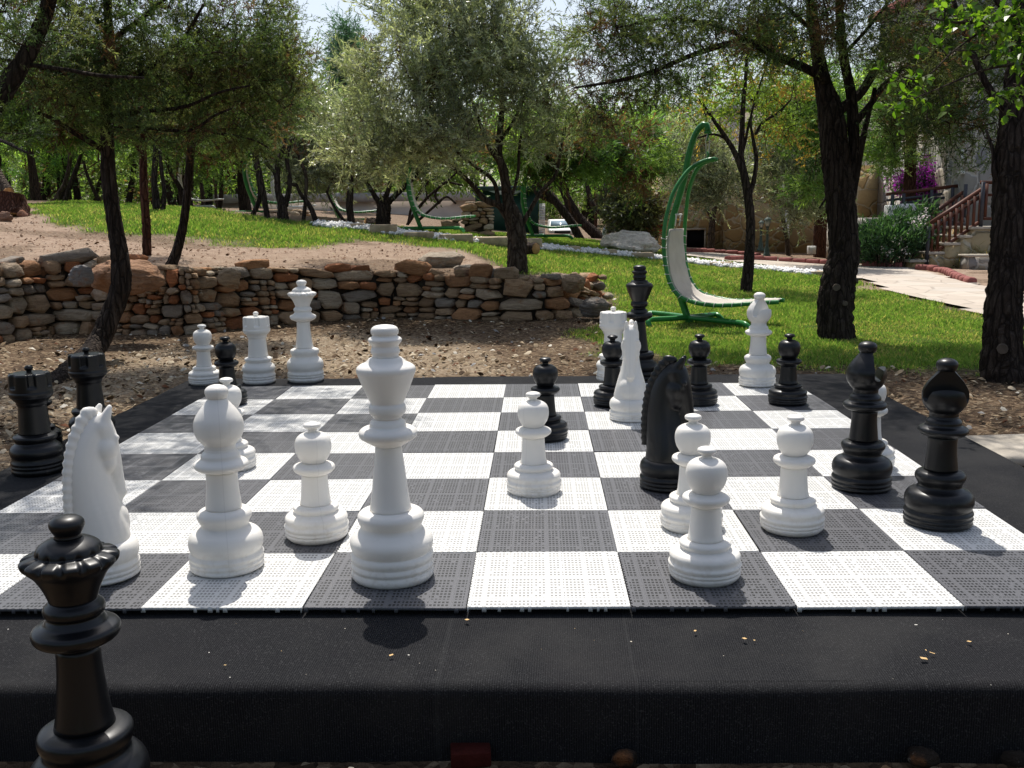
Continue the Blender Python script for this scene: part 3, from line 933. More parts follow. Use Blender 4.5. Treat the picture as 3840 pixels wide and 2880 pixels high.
def make_board():
    root = empty('chess_board', (BX0 + 4 * SQ, 4 * SQ, -TILE_T), 'large black and white chess board of perforated plastic squares', 'chess board')
    rg = np.random.default_rng(4)
    meshes = {}
    for c in range(8):
        for r in range(8):
            wht = (c + r) % 2 == 0
            if wht not in meshes:
                mb = MB(); h = SQ / 2 - .0012; N = 8
                g = np.linspace(-h, h, N + 1); X, Y = np.meshgrid(g, g); Z = np.zeros_like(X)
                V = np.stack([X, Y, Z], -1).reshape(-1, 3)
                i = (np.arange(N)[:, None] * (N + 1) + np.arange(N)[None]).ravel()
                mb.add(V, np.stack([i, i + 1, i + N + 2, i + N + 1], 1))
                # little feet and rim seen along the front edge
                for sgn, ax in ((-1, 0), (1, 0), (-1, 1), (1, 1)):
                    for q in np.linspace(-h + .004, h - .004, 22):
                        w = rg.uniform(.004, .010); hh = rg.choice([.006, .006, .012])
                        ctr = (q, sgn * (h - .0016), -hh / 2) if ax == 0 else (sgn * (h - .0016), q, -hh / 2)
                        mb.box(ctr, (w, .0028, hh) if ax == 0 else (.0028, w, hh))
                    mb.box((0, sgn * (h - .0013), -.0032) if ax == 0 else (sgn * (h - .0013), 0, -.0032), (2 * h - .004, .002, .006) if ax == 0 else (.002, 2 * h - .004, .006))
                o = mb.build('board_square', MAT['tile_w' if wht else 'tile_b'], None, smooth=False)
                meshes[wht] = o.data; first = o
            else:
                first = bpy.data.objects.new('board_square', meshes[wht]); col.objects.link(first)
            first.parent = root
            first.location = (BX0 + (c + .5) * SQ - root.location.x + rg.normal(0, .0006), (r + .5) * SQ - root.location.y + rg.normal(0, .0006), TILE_T + rg.normal(0, .0007))
            first.rotation_euler = (rg.normal(0, .0035), rg.normal(0, .0035), rg.normal(0, .002) + (pi if rg.random() < .5 else 0))
            first['label'] = 'white perforated square' if wht else 'black perforated square'


make_board()


# ------------------------------------------------------------------ chess pieces
def prof(c, pts, y0, sc, z0=0.0, x0=None):
    """trace (row, half width) in a survey enlargement -> (radius, height) on the vertical axis through c"""
    zs = np.linspace(-.05, .75, 1601)
    P = np.stack([np.full_like(zs, c[0]), np.full_like(zs, c[1]), zs + z0], 1)
    d = P - CAM; w = d @ FW; yy = (1440 - FOC * (d @ UP) / w) / KD
    out = []
    for Y, hw in pts:
        y = (y0 + Y / sc) / KD
        z = np.interp(-y, -yy, zs); dd = np.interp(-y, -yy, w)
        out.append((hw / sc / FOC * dd, z))
    return out


def spline_prof(pr, n=3):
    P = np.array(pr); Q = np.c_[P, np.zeros(len(P))]
    S = smooth_path(Q, len(P) * n)[:, :2]; S[:, 0] = np.maximum(S[:, 0], .0005); return S


KC = (-.37, .199)
king_pts = [(1925 - 38, 250), (1868, 262), (1848, 266), (1828, 262), (1815, 257), (1803, 262), (1788, 267), (1770, 263), (1755, 257), (1742, 262), (1722, 267), (1700, 263), (1682, 250),
            (1668, 256), (1640, 265), (1605, 268), (1570, 256), (1540, 228), (1520, 203), (1505, 195), (1492, 196), (1478, 205), (1450, 215), (1428, 213), (1408, 195), (1400, 165), (1398, 137)]
king_stem = [(1398, 137), (1360, 129), (1280, 117), (1200, 108), (1100, 97), (1020, 88), (985, 86)]
king_collar = [(985, 86), (972, 112), (955, 140), (930, 180), (905, 190), (885, 184), (868, 160), (862, 122), (845, 118), (828, 112), (818, 98), (810, 90)]
king_crown = [(810, 90), (795, 92), (785, 104), (768, 118), (745, 121), (725, 117), (714, 108), (705, 108), (640, 137), (580, 163), (525, 184), (508, 191), (490, 192), (475, 187), (458, 165), (445, 135), (430, 118), (418, 106), (412, 86)]
king_fin = [(412, 84), (395, 86), (378, 95), (362, 93), (345, 86), (332, 90), (315, 104), (300, 110), (288, 102), (278, 84), (270, 80), (258, 89), (240, 90), (222, 82), (210, 62), (204, 30)]


def rescale(pr, rb):
    """bring the foot ring of a trace to radius rb (keeps proportions) and its underside to z = 0"""
    return pr


def piece_meshes(parts, mods=None):
    out = {}
    for nm, pr in parts.items():
        S = spline_prof(pr)
        out[nm] = lathe(S, 72, mod=(mods or {}).get(nm))
    return out


def shift0(parts):
    z0 = min(p[1] for pr in parts.values() for p in pr)
    return {k: [(r, z - z0) for r, z in pr] for k, pr in parts.items()}


def settle(parts, zc=.105):
    """keep heights as surveyed, only press the foot rings onto z = 0"""
    z0 = min(p[1] for pr in parts.values() for p in pr)
    return {k: [(r, z if z > zc else zc * (z - z0) / (zc - z0)) for r, z in pr] for k, pr in parts.items()}


def P_(c, y0, sc, near=False, **kw):
    return (settle if near else shift0)({k: prof(c, v, y0, sc) for k, v in kw.items()})


KING = P_(KC, 1100, 1.728, True, base=king_pts, stem=king_stem, collar=king_collar, crown=king_crown, finial=king_fin)
# pawn (right front white pawn)
PC = (.663, .541)
pawn_base = [(1432, 138), (1418, 150), (1402, 156), (1393, 153), (1384, 158), (1373, 154), (1364, 158), (1352, 160), (1340, 153), (1328, 153), (1310, 155), (1292, 145), (1280, 122), (1274, 106), (1268, 108), (1256, 113), (1243, 112), (1233, 100), (1229, 80)]
pawn_stem = [(1229, 80), (1200, 73), (1160, 69), (1120, 66), (1078, 64)]
pawn_collar = [(1078, 64), (1068, 84), (1054, 101), (1041, 104), (1030, 97), (1022, 72), (1018, 58)]
pawn_head = [(1018, 56), (1005, 66), (985, 79), (960, 88), (935, 91), (910, 88), (890, 78), (876, 60), (868, 38), (866, 24)]
pawn_knob = [(866, 23), (858, 22), (849, 27), (842, 40), (832, 43), (824, 38), (818, 22), (816, 6)]
PAWN = P_(PC, 950, 1.3488, True, base=pawn_base, stem=pawn_stem, collar=pawn_collar, head=pawn_head, knob=pawn_knob)
# bishop (left front white bishop)
BC = (-.787, .258)
b_base = [(1030, 160), (1015, 180), (1002, 182), (992, 177), (984, 181), (974, 184), (963, 178), (954, 181), (940, 184), (926, 177), (915, 172), (895, 180), (860, 184), (825, 177), (800, 160), (783, 132), (768, 116), (758, 116), (745, 122), (722, 134), (703, 133), (688, 120), (682, 100), (680, 90)]
b_stem = [(680, 90), (640, 86), (580, 80), (530, 78), (492, 80)]
b_collar = [(492, 80), (484, 112), (470, 130), (456, 135), (442, 126), (432, 104), (424, 97), (408, 96), (396, 86), (388, 78), (378, 77)]
b_head = [(378, 77), (360, 78), (352, 84), (335, 100), (310, 116), (280, 123), (252, 123), (225, 116), (190, 96), (160, 72), (140, 55), (128, 46)]
b_fin = [(128, 45), (121, 50), (112, 55), (96, 59), (80, 56), (66, 42), (58, 20), (56, 5)]
BISH = P_(BC, 1400, 1.3488, True, base=b_base, stem=b_stem, collar=b_collar, head=b_head, finial=b_fin)
# queen (white, back left)
QC = (-1.233, 3.056)
q_base = [(1097, 105), (1086, 116), (1076, 119), (1068, 115), (1061, 119), (1052, 116), (1044, 119), (1034, 115), (1024, 112), (1005, 118), (985, 119), (965, 114), (948, 100), (938, 86), (928, 84), (915, 91), (900, 94), (888, 90), (881, 74), (879, 60)]
q_stem = [(879, 60), (850, 54), (800, 48), (750, 44), (706, 43)]
q_collar = [(706, 43), (698, 62), (688, 80), (676, 86), (664, 82), (655, 62), (648, 58), (640, 52), (636, 57), (628, 60), (618, 58), (610, 50), (606, 47)]
q_crown = [(606, 47), (598, 49), (575, 58), (550, 72), (536, 86), (528, 93), (520, 95), (513, 91), (508, 80), (504, 66), (497, 64), (486, 60), (475, 48), (468, 36), (465, 28)]
q_ball = [(465, 27), (458, 25), (450, 30), (440, 34), (430, 32), (422, 22), (418, 6)]
_sq = lambda y: y if y > 520 else 520 + (y - 520) * .80
q_crown = [(_sq(y), r) for y, r in q_crown]; q_ball = [(y + .2 * 55, r) for y, r in q_ball]
QUEEN = P_(QC, 800, 1.728, base=q_base, stem=q_stem, collar=q_collar, crown=q_crown, ball=q_ball)
# rook (white, back left)
RC = (-1.462, 2.998)
r_base = [(1101, 96), (1092, 105), (1082, 107), (1074, 104), (1066, 107), (1058, 104), (1050, 107), (1040, 103), (1028, 101), (1012, 107), (998, 107), (984, 100), (972, 86), (964, 80), (956, 86), (945, 90), (936, 86), (930, 70), (928, 66)]
r_stem = [(928, 66), (900, 63), (860, 60), (830, 58), (806, 58), (800, 64), (793, 63), (785, 68), (772, 80), (765, 86)]
r_tur = [(765, 86), (756, 89), (748, 89), (742, 86), (739, 87), (720, 87), (690, 86), (672, 85), (667, 83), (664, 78), (663, 60), (662, 30), (661, 12)]
r_knob = [(661, 11), (655, 11), (650, 16), (644, 18), (637, 16), (632, 10), (630, 2)]
ROOK = P_(RC, 800, 1.728, base=r_base, stem=r_stem, turret=r_tur, knob=r_knob)
for nm, D in (('KING', KING), ('PAWN', PAWN), ('BISH', BISH), ('QUEEN', QUEEN), ('ROOK', ROOK)):
    print(nm, 'height', round(max(p[1] for v in D.values() for p in v), 3), 'foot', round(max(p[0] for p in D['base']), 4))


def q_mod(th, z, r):
    zc = np.interp(520, [0, 1], [0, 1])
    top = max(p[1] for p in QUEEN['crown']); R = max(p[0] for p in QUEEN['crown'])
    zl = [p for p in QUEEN['crown'] if abs(p[0] - R) < 1e-9][0][1]
    a = (th * 13 / (2 * pi)) % 1.0
    notch = np.exp(-((a - .5) / .17) ** 4)
    band = np.exp(-((z - zl - .004) / .011) ** 2)
    return 1 - .13 * notch * band


def r_mod(th, z, r):
    zt = max(p[1] for p in ROOK['turret']); zb = min(p[1] for p in ROOK['turret'])
    a = (th * 6 / (2 * pi)) % 1.0
    notch = 1 / (1 + np.exp((np.abs(a - .5) - .17) * 60))
    h = (z - zb) / (zt - zb)
    m = 1 / (1 + np.exp(-(h - .42) * 60))
    return 1 - .15 * notch * m * np.clip((r - .02) / .03, 0, 1)


def dense(pr, n):  # resample a profile uniformly so that notches have rows to bend
    P = np.array(pr); s = np.concatenate([[0], np.cumsum(np.linalg.norm(np.diff(P, axis=0), axis=1))])
    u = np.linspace(0, s[-1], n); return np.stack([np.interp(u, s, P[:, 0]), np.interp(u, s, P[:, 1])], 1)


MESH = {k: piece_meshes(D) for k, D in (('king', KING), ('pawn', PAWN), ('bishop', BISH), ('queen', QUEEN), ('rook', ROOK))}
MESH['queen']['crown'] = lathe(dense(spline_prof(QUEEN['crown']), 90), 156, mod=q_mod)
MESH['rook']['turret'] = lathe(dense(ROOK['turret'], 70), 144, mod=r_mod)


def boolean_cut(V, F, cutter_poly, half):
    """cut a prism (outline in x-z, swept along y) out of a solid"""
    a = build('tmp_a', V, F, MAT['white'])
    n = len(cutter_poly)
    CV = [(x, -half, z) for x, z in cutter_poly] + [(x, half, z) for x, z in cutter_poly]
    CF = [list(range(n)), list(range(2 * n - 1, n - 1, -1))] + [[i, i + n, (i + 1) % n + n, (i + 1) % n] for i in range(n)]
    b = build('tmp_b', CV, CF, MAT['white'], smooth=False)
    bm = bmesh.new(); bm.from_mesh(b.data); bmesh.ops.recalc_face_normals(bm, faces=bm.faces); bm.to_mesh(b.data); bm.free()
    m = a.modifiers.new('cut', 'BOOLEAN'); m.object = b; m.operation = 'DIFFERENCE'; m.solver = 'EXACT'
    dg = bpy.context.evaluated_depsgraph_get(); e = a.evaluated_get(dg); me = e.to_mesh()
    VV = np.array([v.co[:] for v in me.vertices]); FF = [list(p.vertices) for p in me.polygons]
    e.to_mesh_clear()
    for o in (a, b):
        d = o.data; bpy.data.objects.remove(o); bpy.data.meshes.remove(d)
    return VV, FF


bh = np.array(BISH['head']); BR = bh[:, 0].max(); zlo, zhi = bh[:, 1].min(), bh[:, 1].max(); H_ = zhi - zlo
cut = []
for t in np.linspace(0, 1, 15):      # a U shaped mouth: steep inner wall, rounded floor, lip rising outwards
    a = pi + t * pi * .80
    cut.append((BR * .40 + BR * .19 * cos(a), zlo + H_ * .42 + BR * .19 * sin(a)))
cut.append((BR * .72, zlo + H_ * .58)); cut.append((BR * 1.8, zlo + H_ * .92)); cut.append((BR * 1.8, zhi + .1))
cut.append((BR * .24, zhi + .02)); cut.append((BR * .20, zlo + H_ * .80))
hv = lathe(spline_prof(BISH['head'], 5), 96)
MESH['bishop']['head'] = boolean_cut(hv[0], hv[1], cut, BR * 2)


def make_knight():
    k = .000612
    balls = []   # x, y, z, rx, ry, rz
    def chain(pts, n, y=0.0):
        P = smooth_path(np.array(pts, float), n)
        for x, z, r, s in P: balls.append((x, y, z, r, r * s, r))
    chain([(0, 158, 116, 1.0), (0, 190, 112, .97), (-8, 245, 106, .88), (-18, 320, 96, .74), (-26, 400, 86, .66), (-22, 470, 78, .62), (-6, 535, 68, .64), (18, 585, 56, .72), (34, 605, 46, .8)], 26)
    chain([(38, 588, 56, .95), (52, 545, 55, .98), (66, 490, 50, .92), (80, 430, 44, .85), (92, 370, 38, .80), (98, 330, 36, .86), (92, 300, 30, .82)], 18)
    balls.append((38, 0, 505, 60, 68, 66)); balls.append((40, 0, 455, 48, 60, 56)); balls.append((108, 0, 315, 26, 30, 26))         # cheek
    balls.append((40, 0, 225, 84, 84, 80)); balls.append((60, 0, 200, 66, 78, 62))         # chest
    for s in (-1, 1):
        balls.append((78, s * 46, 548, 17, 11, 11)); balls.append((74, s * 48, 530, 14, 9, 11))        # brow and eye
        balls.append((116, s * 22, 318, 14, 10, 13))                                                    # nostril
        chain([(44, 618, 24, .7), (58, 644, 20, .7), (72, 668, 12, .8)], 7, y=s * 30)                   # ear
    horse = bmesh.new()
    for x, y, z, a, b, c in balls:
        M = Matrix.Translation((x * k, y * k, z * k)) @ Matrix.Diagonal((a * k, b * k, c * k, 1))
        bmesh.ops.create_icosphere(horse, subdivisions=3, radius=1, matrix=M)
    me = bpy.data.meshes.new('t'); horse.to_mesh(me); horse.free()
    o = bpy.data.objects.new('t', me); col.objects.link(o)
    r = o.modifiers.new('r', 'REMESH'); r.mode = 'VOXEL'; r.voxel_size = .0038
    s_ = o.modifiers.new('s', 'SMOOTH'); s_.iterations = 5; s_.factor = .55
    dg = bpy.context.evaluated_depsgraph_get(); e = o.evaluated_get(dg); m2 = e.to_mesh()
    V = np.array([v.co[:] for v in m2.vertices]); F = [list(p.vertices) for p in m2.polygons]
    e.to_mesh_clear(); bpy.data.objects.remove(o); bpy.data.meshes.remove(me)
    # mane: a scalloped crest from the forelock down the back of the neck
    mb = MB()
    path = smooth_path(np.array([(24, 640, 20), (8, 655, 26), (-12, 646, 28), (-46, 606, 27), (-78, 550, 25), (-102, 475, 24), (-114, 390, 23), (-119, 300, 22), (-116, 215, 20)], float), 56)
    W = np.stack([path[:, 0], 0 * path[:, 0], path[:, 1]], 1) * k
    R = path[:, 2] * k * (1 + .14 * np.sin(np.arange(56) * 2 * pi / 3.6))
    TV, TF = tube(W, R, 14)
    mb.add(TV * np.array([1, .62, 1]), TF)
    mv = np.concatenate(mb.V); mf = mb.F
    return V, F, mv, mf


kn_base = [(r, z) for r, z in BISH['base'] if z < .11]
kn_base = [p for p in kn_base if p[0] > .05]
top_z = max(p[1] for p in kn_base)
kb = [(r * .088 / max(q[0] for q in kn_base), z * .95) for r, z in kn_base]
zt = max(z for r, z in kb)
kb = kb + [(.045, zt + .002)]
hV, hF, mV, mF = make_knight()
MESH['knight'] = {'base': lathe(spline_prof(kb), 72), 'horse_head': (hV, hF), 'mane': (mV, mF)}

DATA = {}


def piece(kind, colr, pos, label, rz=None, z=0.0, tilt=0.0, group=None):
    root = empty({'king': 'chess_king', 'queen': 'chess_queen', 'rook': 'chess_rook', 'bishop': 'chess_bishop', 'knight': 'chess_knight', 'pawn': 'chess_pawn'}[kind],
                 (pos[0], pos[1], z), label, 'chess ' + kind, group or f'{colr} chess pieces')
    for nm, (V, F) in MESH[kind].items():
        key = (kind, nm, colr)
        if key not in DATA:
            ORG_save = None
            o = build(nm, V, F, MAT[colr], None, smooth=True)
            if nm == 'head' and kind == 'bishop': set_sharp(o.data, radians(42))
            if nm == 'turret': set_sharp(o.data, radians(38))
            DATA[key] = o.data; o.parent = root
        else:
            o = bpy.data.objects.new(nm, DATA[key]); col.objects.link(o); o.parent = root
    if rz is None: rz = random.uniform(-pi, pi)
    root.rotation_euler = (0, tilt, rz)
    return root


def on_sq(x0, x1, yb, r, z=0.0):
    """survey of a foot: left and right extent, lowest row -> centre"""
    p = onz((x0 + x1) / 2, yb, z)
    d = (p - CAM)[:2]; d /= np.linalg.norm(d)
    return p[:2] + d * r


CZ = -TILE_T     # pieces standing on the carpet
piece('king', 'white', on_sq(762, 938, 1275, .0975), 'tall white king in the front row, largest white piece on the board', .4)
piece('bishop', 'white', on_sq(415, 572, 1252, .0895), 'white bishop in the front row between the white knight and the white king', 1.95)
piece('knight', 'white', on_sq(146, 302, 1270, .088), 'white knight seen from behind its mane beside the black queen', 1.05)
piece('pawn', 'white', on_sq(620, 753, 1180, .083), 'white pawn on a black square left of the front white king')
piece('pawn', 'white', on_sq(449, 553, 1023, .083), 'white pawn mostly hidden behind the front white bishop')
piece('pawn', 'white', on_sq(1097, 1210, 1078, .0815), 'lone white pawn at the middle of the board before a black pawn')
piece('pawn', 'white', on_sq(1425, 1560, 1158, .083), 'white pawn partly hidden between the black knight and the front pawn')
piece('pawn', 'white', on_sq(1444, 1598, 1273, .0842), 'nearest white pawn in the front row right of centre')
piece('pawn', 'white', on_sq(1642, 1777, 1163, .0845), 'white pawn on a black square left of the two black bishops')
piece('pawn', 'white', on_sq(1821, 1926, 1020, .083), 'white pawn hidden behind the open mouthed black bishop')
piece('pawn', 'white', on_sq(413, 475, 833, .0745, CZ), 'small white pawn at the far left corner on the carpet', z=CZ)
piece('rook', 'white', on_sq(525, 597, 832, .0865, CZ), 'white rook standing beside the white queen at the far edge', .3, z=CZ)
piece('queen', 'white', on_sq(621, 702, 829, .098, CZ), 'white queen at the far edge of the carpet by the stone wall', .2, z=CZ)
piece('rook', 'white', (.365, 2.98), 'white rook half hidden behind a black pawn and the white knight', .8)
piece('knight', 'white', on_sq(1324, 1400, 914, .079), 'white knight facing the camera in front of the black king', -pi / 2 - .12)
piece('bishop', 'white', on_sq(1597, 1673, 838, .0868), 'white bishop in the far corner before the hammock chair', -.95)
piece('rook', 'black', on_sq(22, 147, 1033, .096, CZ), 'black rook nearest the left picture edge on the carpet', .55, z=CZ)
piece('rook', 'black', (-1.775, 1.735), 'second black rook farther back behind the white knight', .25, z=CZ)
piece('pawn', 'black', onz(92, 962, CZ)[:2], 'black pawn almost hidden behind the nearest black rook', z=CZ).scale = (.88,) * 3
piece('pawn', 'black', on_sq(457, 533, 880, .080), 'black pawn between the far white pawn and white rook')
piece('pawn', 'black', on_sq(1131, 1227, 958, .081), 'black pawn standing behind the lone middle white pawn')
piece('pawn', 'black', on_sq(1283, 1362, 882, .080), 'black pawn in front of the half hidden white rook')
piece('pawn', 'black', on_sq(1468, 1549, 880, .081), 'black pawn directly behind the black knight head')
piece('pawn', 'black', on_sq(1660, 1741, 880, .083), 'black pawn beside the far white bishop')
piece('king', 'black', (.50, 3.02), 'black king at the far edge in front of the lawn', .2, z=CZ)
piece('knight', 'black', on_sq(1380, 1504, 1068, .088), 'black knight with carved mane facing right', -.28)
piece('bishop', 'black', on_sq(1797, 1921, 1070, .0887), 'black bishop with its open mouth turned to the right', -.10)
piece('bishop', 'black', on_sq(1950, 2097, 1152, .093), 'nearest black bishop at right, mouth facing the camera', -1.8)
qd = 1.63
qp = at(165, 1363, qd)
_qc = max(QUEEN['collar'])[1]
QZ = float(qp[2]) - _qc  # foot lifted off the ground so the collar fits its image row
print('queen foot above ground', QZ - GZ)
piece('queen', 'black', (qp[0], qp[1]), 'black queen raised on an added flat stone before the platform at left, nearest piece of all', .35, z=QZ)
V, F = hull([(sx * .13 * (1 - .06 * k), sy * .105, z) for k, (sx, sy) in enumerate(((-1, -1), (1, -1), (1, 1), (-1, 1))) for z in (-.02, QZ - GZ - .0005)], .008)
o = build('flagstone', V + np.array([qp[0], qp[1], GZ]), F, MAT['step'], smooth=False); tag(o, 'flat stone added to hold the black queen at its raised height, bottom left corner', 'flagstone', kind='thing')  # added prop, fills the gap between the ground and the lifted queen
# ------------------------------------------------------------------ trees
def unit(v): return v / (np.linalg.norm(v, axis=-1, keepdims=True) + 1e-12)


def leaf_quads(P, D, L, W, N=None, rg=None, kite=.45):
    """kite shaped leaf faces: base, side, tip, side"""
    n = len(P); rg = rg or RNG
    r = unit(np.cross(D, unit(rg.normal(size=(n, 3)))))
    up = np.cross(r, D)
    L = np.broadcast_to(L, (n,))[:, None]; W = np.broadcast_to(W, (n,))[:, None]
    mid = P + D * L * kite + up * L * .06
    V = np.stack([P, mid - r * W * .5, P + D * L, mid + r * W * .5], 1).reshape(-1, 3)
    F = (np.arange(n) * 4)[:, None] + np.arange(4)
    return V, F


SPRAY = {
    'juniper': dict(k=11, leaves=30, sl=(.10, .24), L=(.018, .038), W=(.0040, .0070), up=.25, spread=.75, mat='needle'),
    'olive':   dict(k=8, leaves=22, sl=(.16, .36), L=(.040, .068), W=(.0085, .0135), up=.45, spread=.85, mat='olive'),
    'sparse':  dict(k=8, leaves=9, sl=(.12, .26), L=(.03, .05), W=(.015, .026), up=.1, spread=1.0, mat='bg'),
    'bg':      dict(k=12, leaves=10, sl=(.25, .55), L=(.07, .13), W=(.022, .045), up=.2, spread=1.0, mat='bg'),
    'bgpine':  dict(k=14, leaves=13, sl=(.22, .45), L=(.08, .15), W=(.014, .024), up=.2, spread=.8, mat='needle'),
}
TINTS = {
    'juniper': [(.036, .058, .022), (.058, .082, .030), (.085, .105, .042), (.028, .045, .022), (.040, .064, .026), (.054, .064, .030)],
    'olive': [(.095, .110, .078), (.135, .150, .112), (.18, .19, .15), (.072, .088, .058)],
    'sparse': [(.075, .11, .025), (.11, .14, .03), (.17, .11, .035), (.05, .08, .02)],
    'bg': [(.055, .085, .030), (.075, .11, .035), (.10, .135, .05), (.04, .065, .028)],
    'bgpine': [(.045, .085, .022), (.07, .12, .03), (.10, .15, .04), (.03, .06, .022)],
}
DEAD = (.120, .068, .042)


def grow(blobs, nclus, limbpts, kind, rg, scale=1.0, dead=.06, bare=.05, twig_r=.006, shade=1.0, shell=.5, dens=1.0, droop=0.0, tints=None):
    """clusters of sprays in ellipsoids, joined by twigs to the limbs. blobs: (centre, (rx, ry, rz), weight)"""
    wts = np.array([b[2] if len(b) > 2 else np.prod(b[1]) ** .75 for b in blobs]); wts /= wts.sum()
    C = []; 
    for b, wgt in zip(blobs, wts):
        n = max(1, int(round(nclus * wgt)))
        d = unit(rg.normal(size=(n, 3))); r = rg.random((n, 1)) ** shell
        C.append(np.asarray(b[0]) + d * r * np.asarray(b[1]))
    C = np.concatenate(C); n = len(C)
    nodes = [np.asarray(limbpts)]
    d0 = np.min(np.linalg.norm(C[:, None] - nodes[0][None], axis=2), axis=1)
    order = np.argsort(d0)
    tw = MB(); dirs = np.zeros((n, 3))
    pool = np.zeros((len(limbpts) + n * 3, 3)); m = len(limbpts); pool[:m] = limbpts
    for q in order:
        c = C[q]; dd = np.linalg.norm(pool[:m] - c, axis=1)
        k = int(np.argmin(dd)); a = pool[k]; L = dd[k]
        if L < 1e-3: dirs[q] = (0, 0, 1); continue
        mid = (a + c) / 2 + rg.normal(size=3) * L * .10 + np.array([0, 0, (.10 - droop * .3) * L])
        q1 = (a * .6 + mid * .8 + c * .0) / 1.4
        P = np.array([a, a * .45 + mid * .55, mid * .5 + c * .5 + rg.normal(size=3) * L * .03, c])
        r0 = twig_r * (1 + min(2.2, L * 1.6 / max(scale, .5)))
        tw.tube(P, np.linspace(r0, twig_r * .35, 4), 4, (1.8, 1.65, 1.5), cap=False)
        pool[m] = P[1]; pool[m + 1] = P[2]; pool[m + 2] = c; m += 3
        dirs[q] = (c - mid) / (np.linalg.norm(c - mid) + 1e-9)
    sp = SPRAY[kind]; k = max(2, int(sp['k'] * dens)); lv = sp['leaves']
    tint = np.array(tints or TINTS[kind])
    deadm = rg.random(n) < dead; barem = rg.random(n) < bare
    ct = tint[rg.integers(len(tint), size=n)] * rg.uniform(.72, 1.28, (n, 1)) * shade * 2.3
    ct[deadm] = np.array(DEAD) * rg.uniform(.6, 1.35, (deadm.sum(), 1))
    # sprays
    S0 = np.repeat(C, k, 0) + rg.normal(size=(n * k, 3)) * .055 * scale
    SD = unit(np.repeat(dirs, k, 0) * .55 + rg.normal(size=(n * k, 3)) * sp['spread'] * .75 + np.array([0, 0, sp['up'] - droop]))
    SL = rg.uniform(*sp['sl'], n * k) * scale
    ST = np.repeat(ct, k, 0) * rg.uniform(.6, 1.45, (n * k, 1))
    off = np.repeat(barem, k)
    # spray stems: thin three sided slivers
    st = MB()
    w = unit(np.cross(SD, rg.normal(size=SD.shape))) * (.0016 * scale + .0006)
    V = np.stack([S0 - w, S0 + w, S0 + SD * SL[:, None]], 1).reshape(-1, 3)
    st_F = (np.arange(len(S0)) * 3)[:, None] + np.arange(3)
    tw.add(V, st_F, (.8, .7, .6))
    keep = ~off
    S0, SD, SL, ST = S0[keep], SD[keep], SL[keep], ST[keep]
    u = (np.arange(lv)[None] + rg.random((len(S0), lv))) / lv
    LP = S0[:, None] + SD[:, None] * (SL[:, None] * u)[..., None]
    LP = LP.reshape(-1, 3); nL = len(LP)
    LD = unit(np.repeat(SD, lv, 0) * (.75 if kind in ('juniper', 'bgpine') else .8) + rg.normal(size=(nL, 3)) * (.55 if kind != 'olive' else .42))
    LL = rg.uniform(*sp['L'], nL) * scale ** .7; LW = rg.uniform(*sp['W'], nL) * scale ** .7
    V, F = leaf_quads(LP, LD, LL, LW, rg=rg)
    T = np.repeat(ST, lv, 0) * rg.uniform(.8, 1.2, (nL, 1))
    return tw, V, F, np.repeat(T, 4, 0)


TREES = {}


def limb3(pts, d0=None, sag=0.0):
    """limb traced in survey units: (x, y, width[, depth]) -> points and radii"""
    P = []; R = []
    d = d0
    for q in pts:
        if len(q) > 3: d = q[3]
        P.append(at(q[0], q[1], d)); R.append(q[2] * mpp(d) / 2)
    P = np.array(P); R = np.array(R)
    n = max(6, 4 * len(P))
    S = smooth_path(np.c_[P, R], n)
    return S[:, :3], np.maximum(S[:, 3], .002)


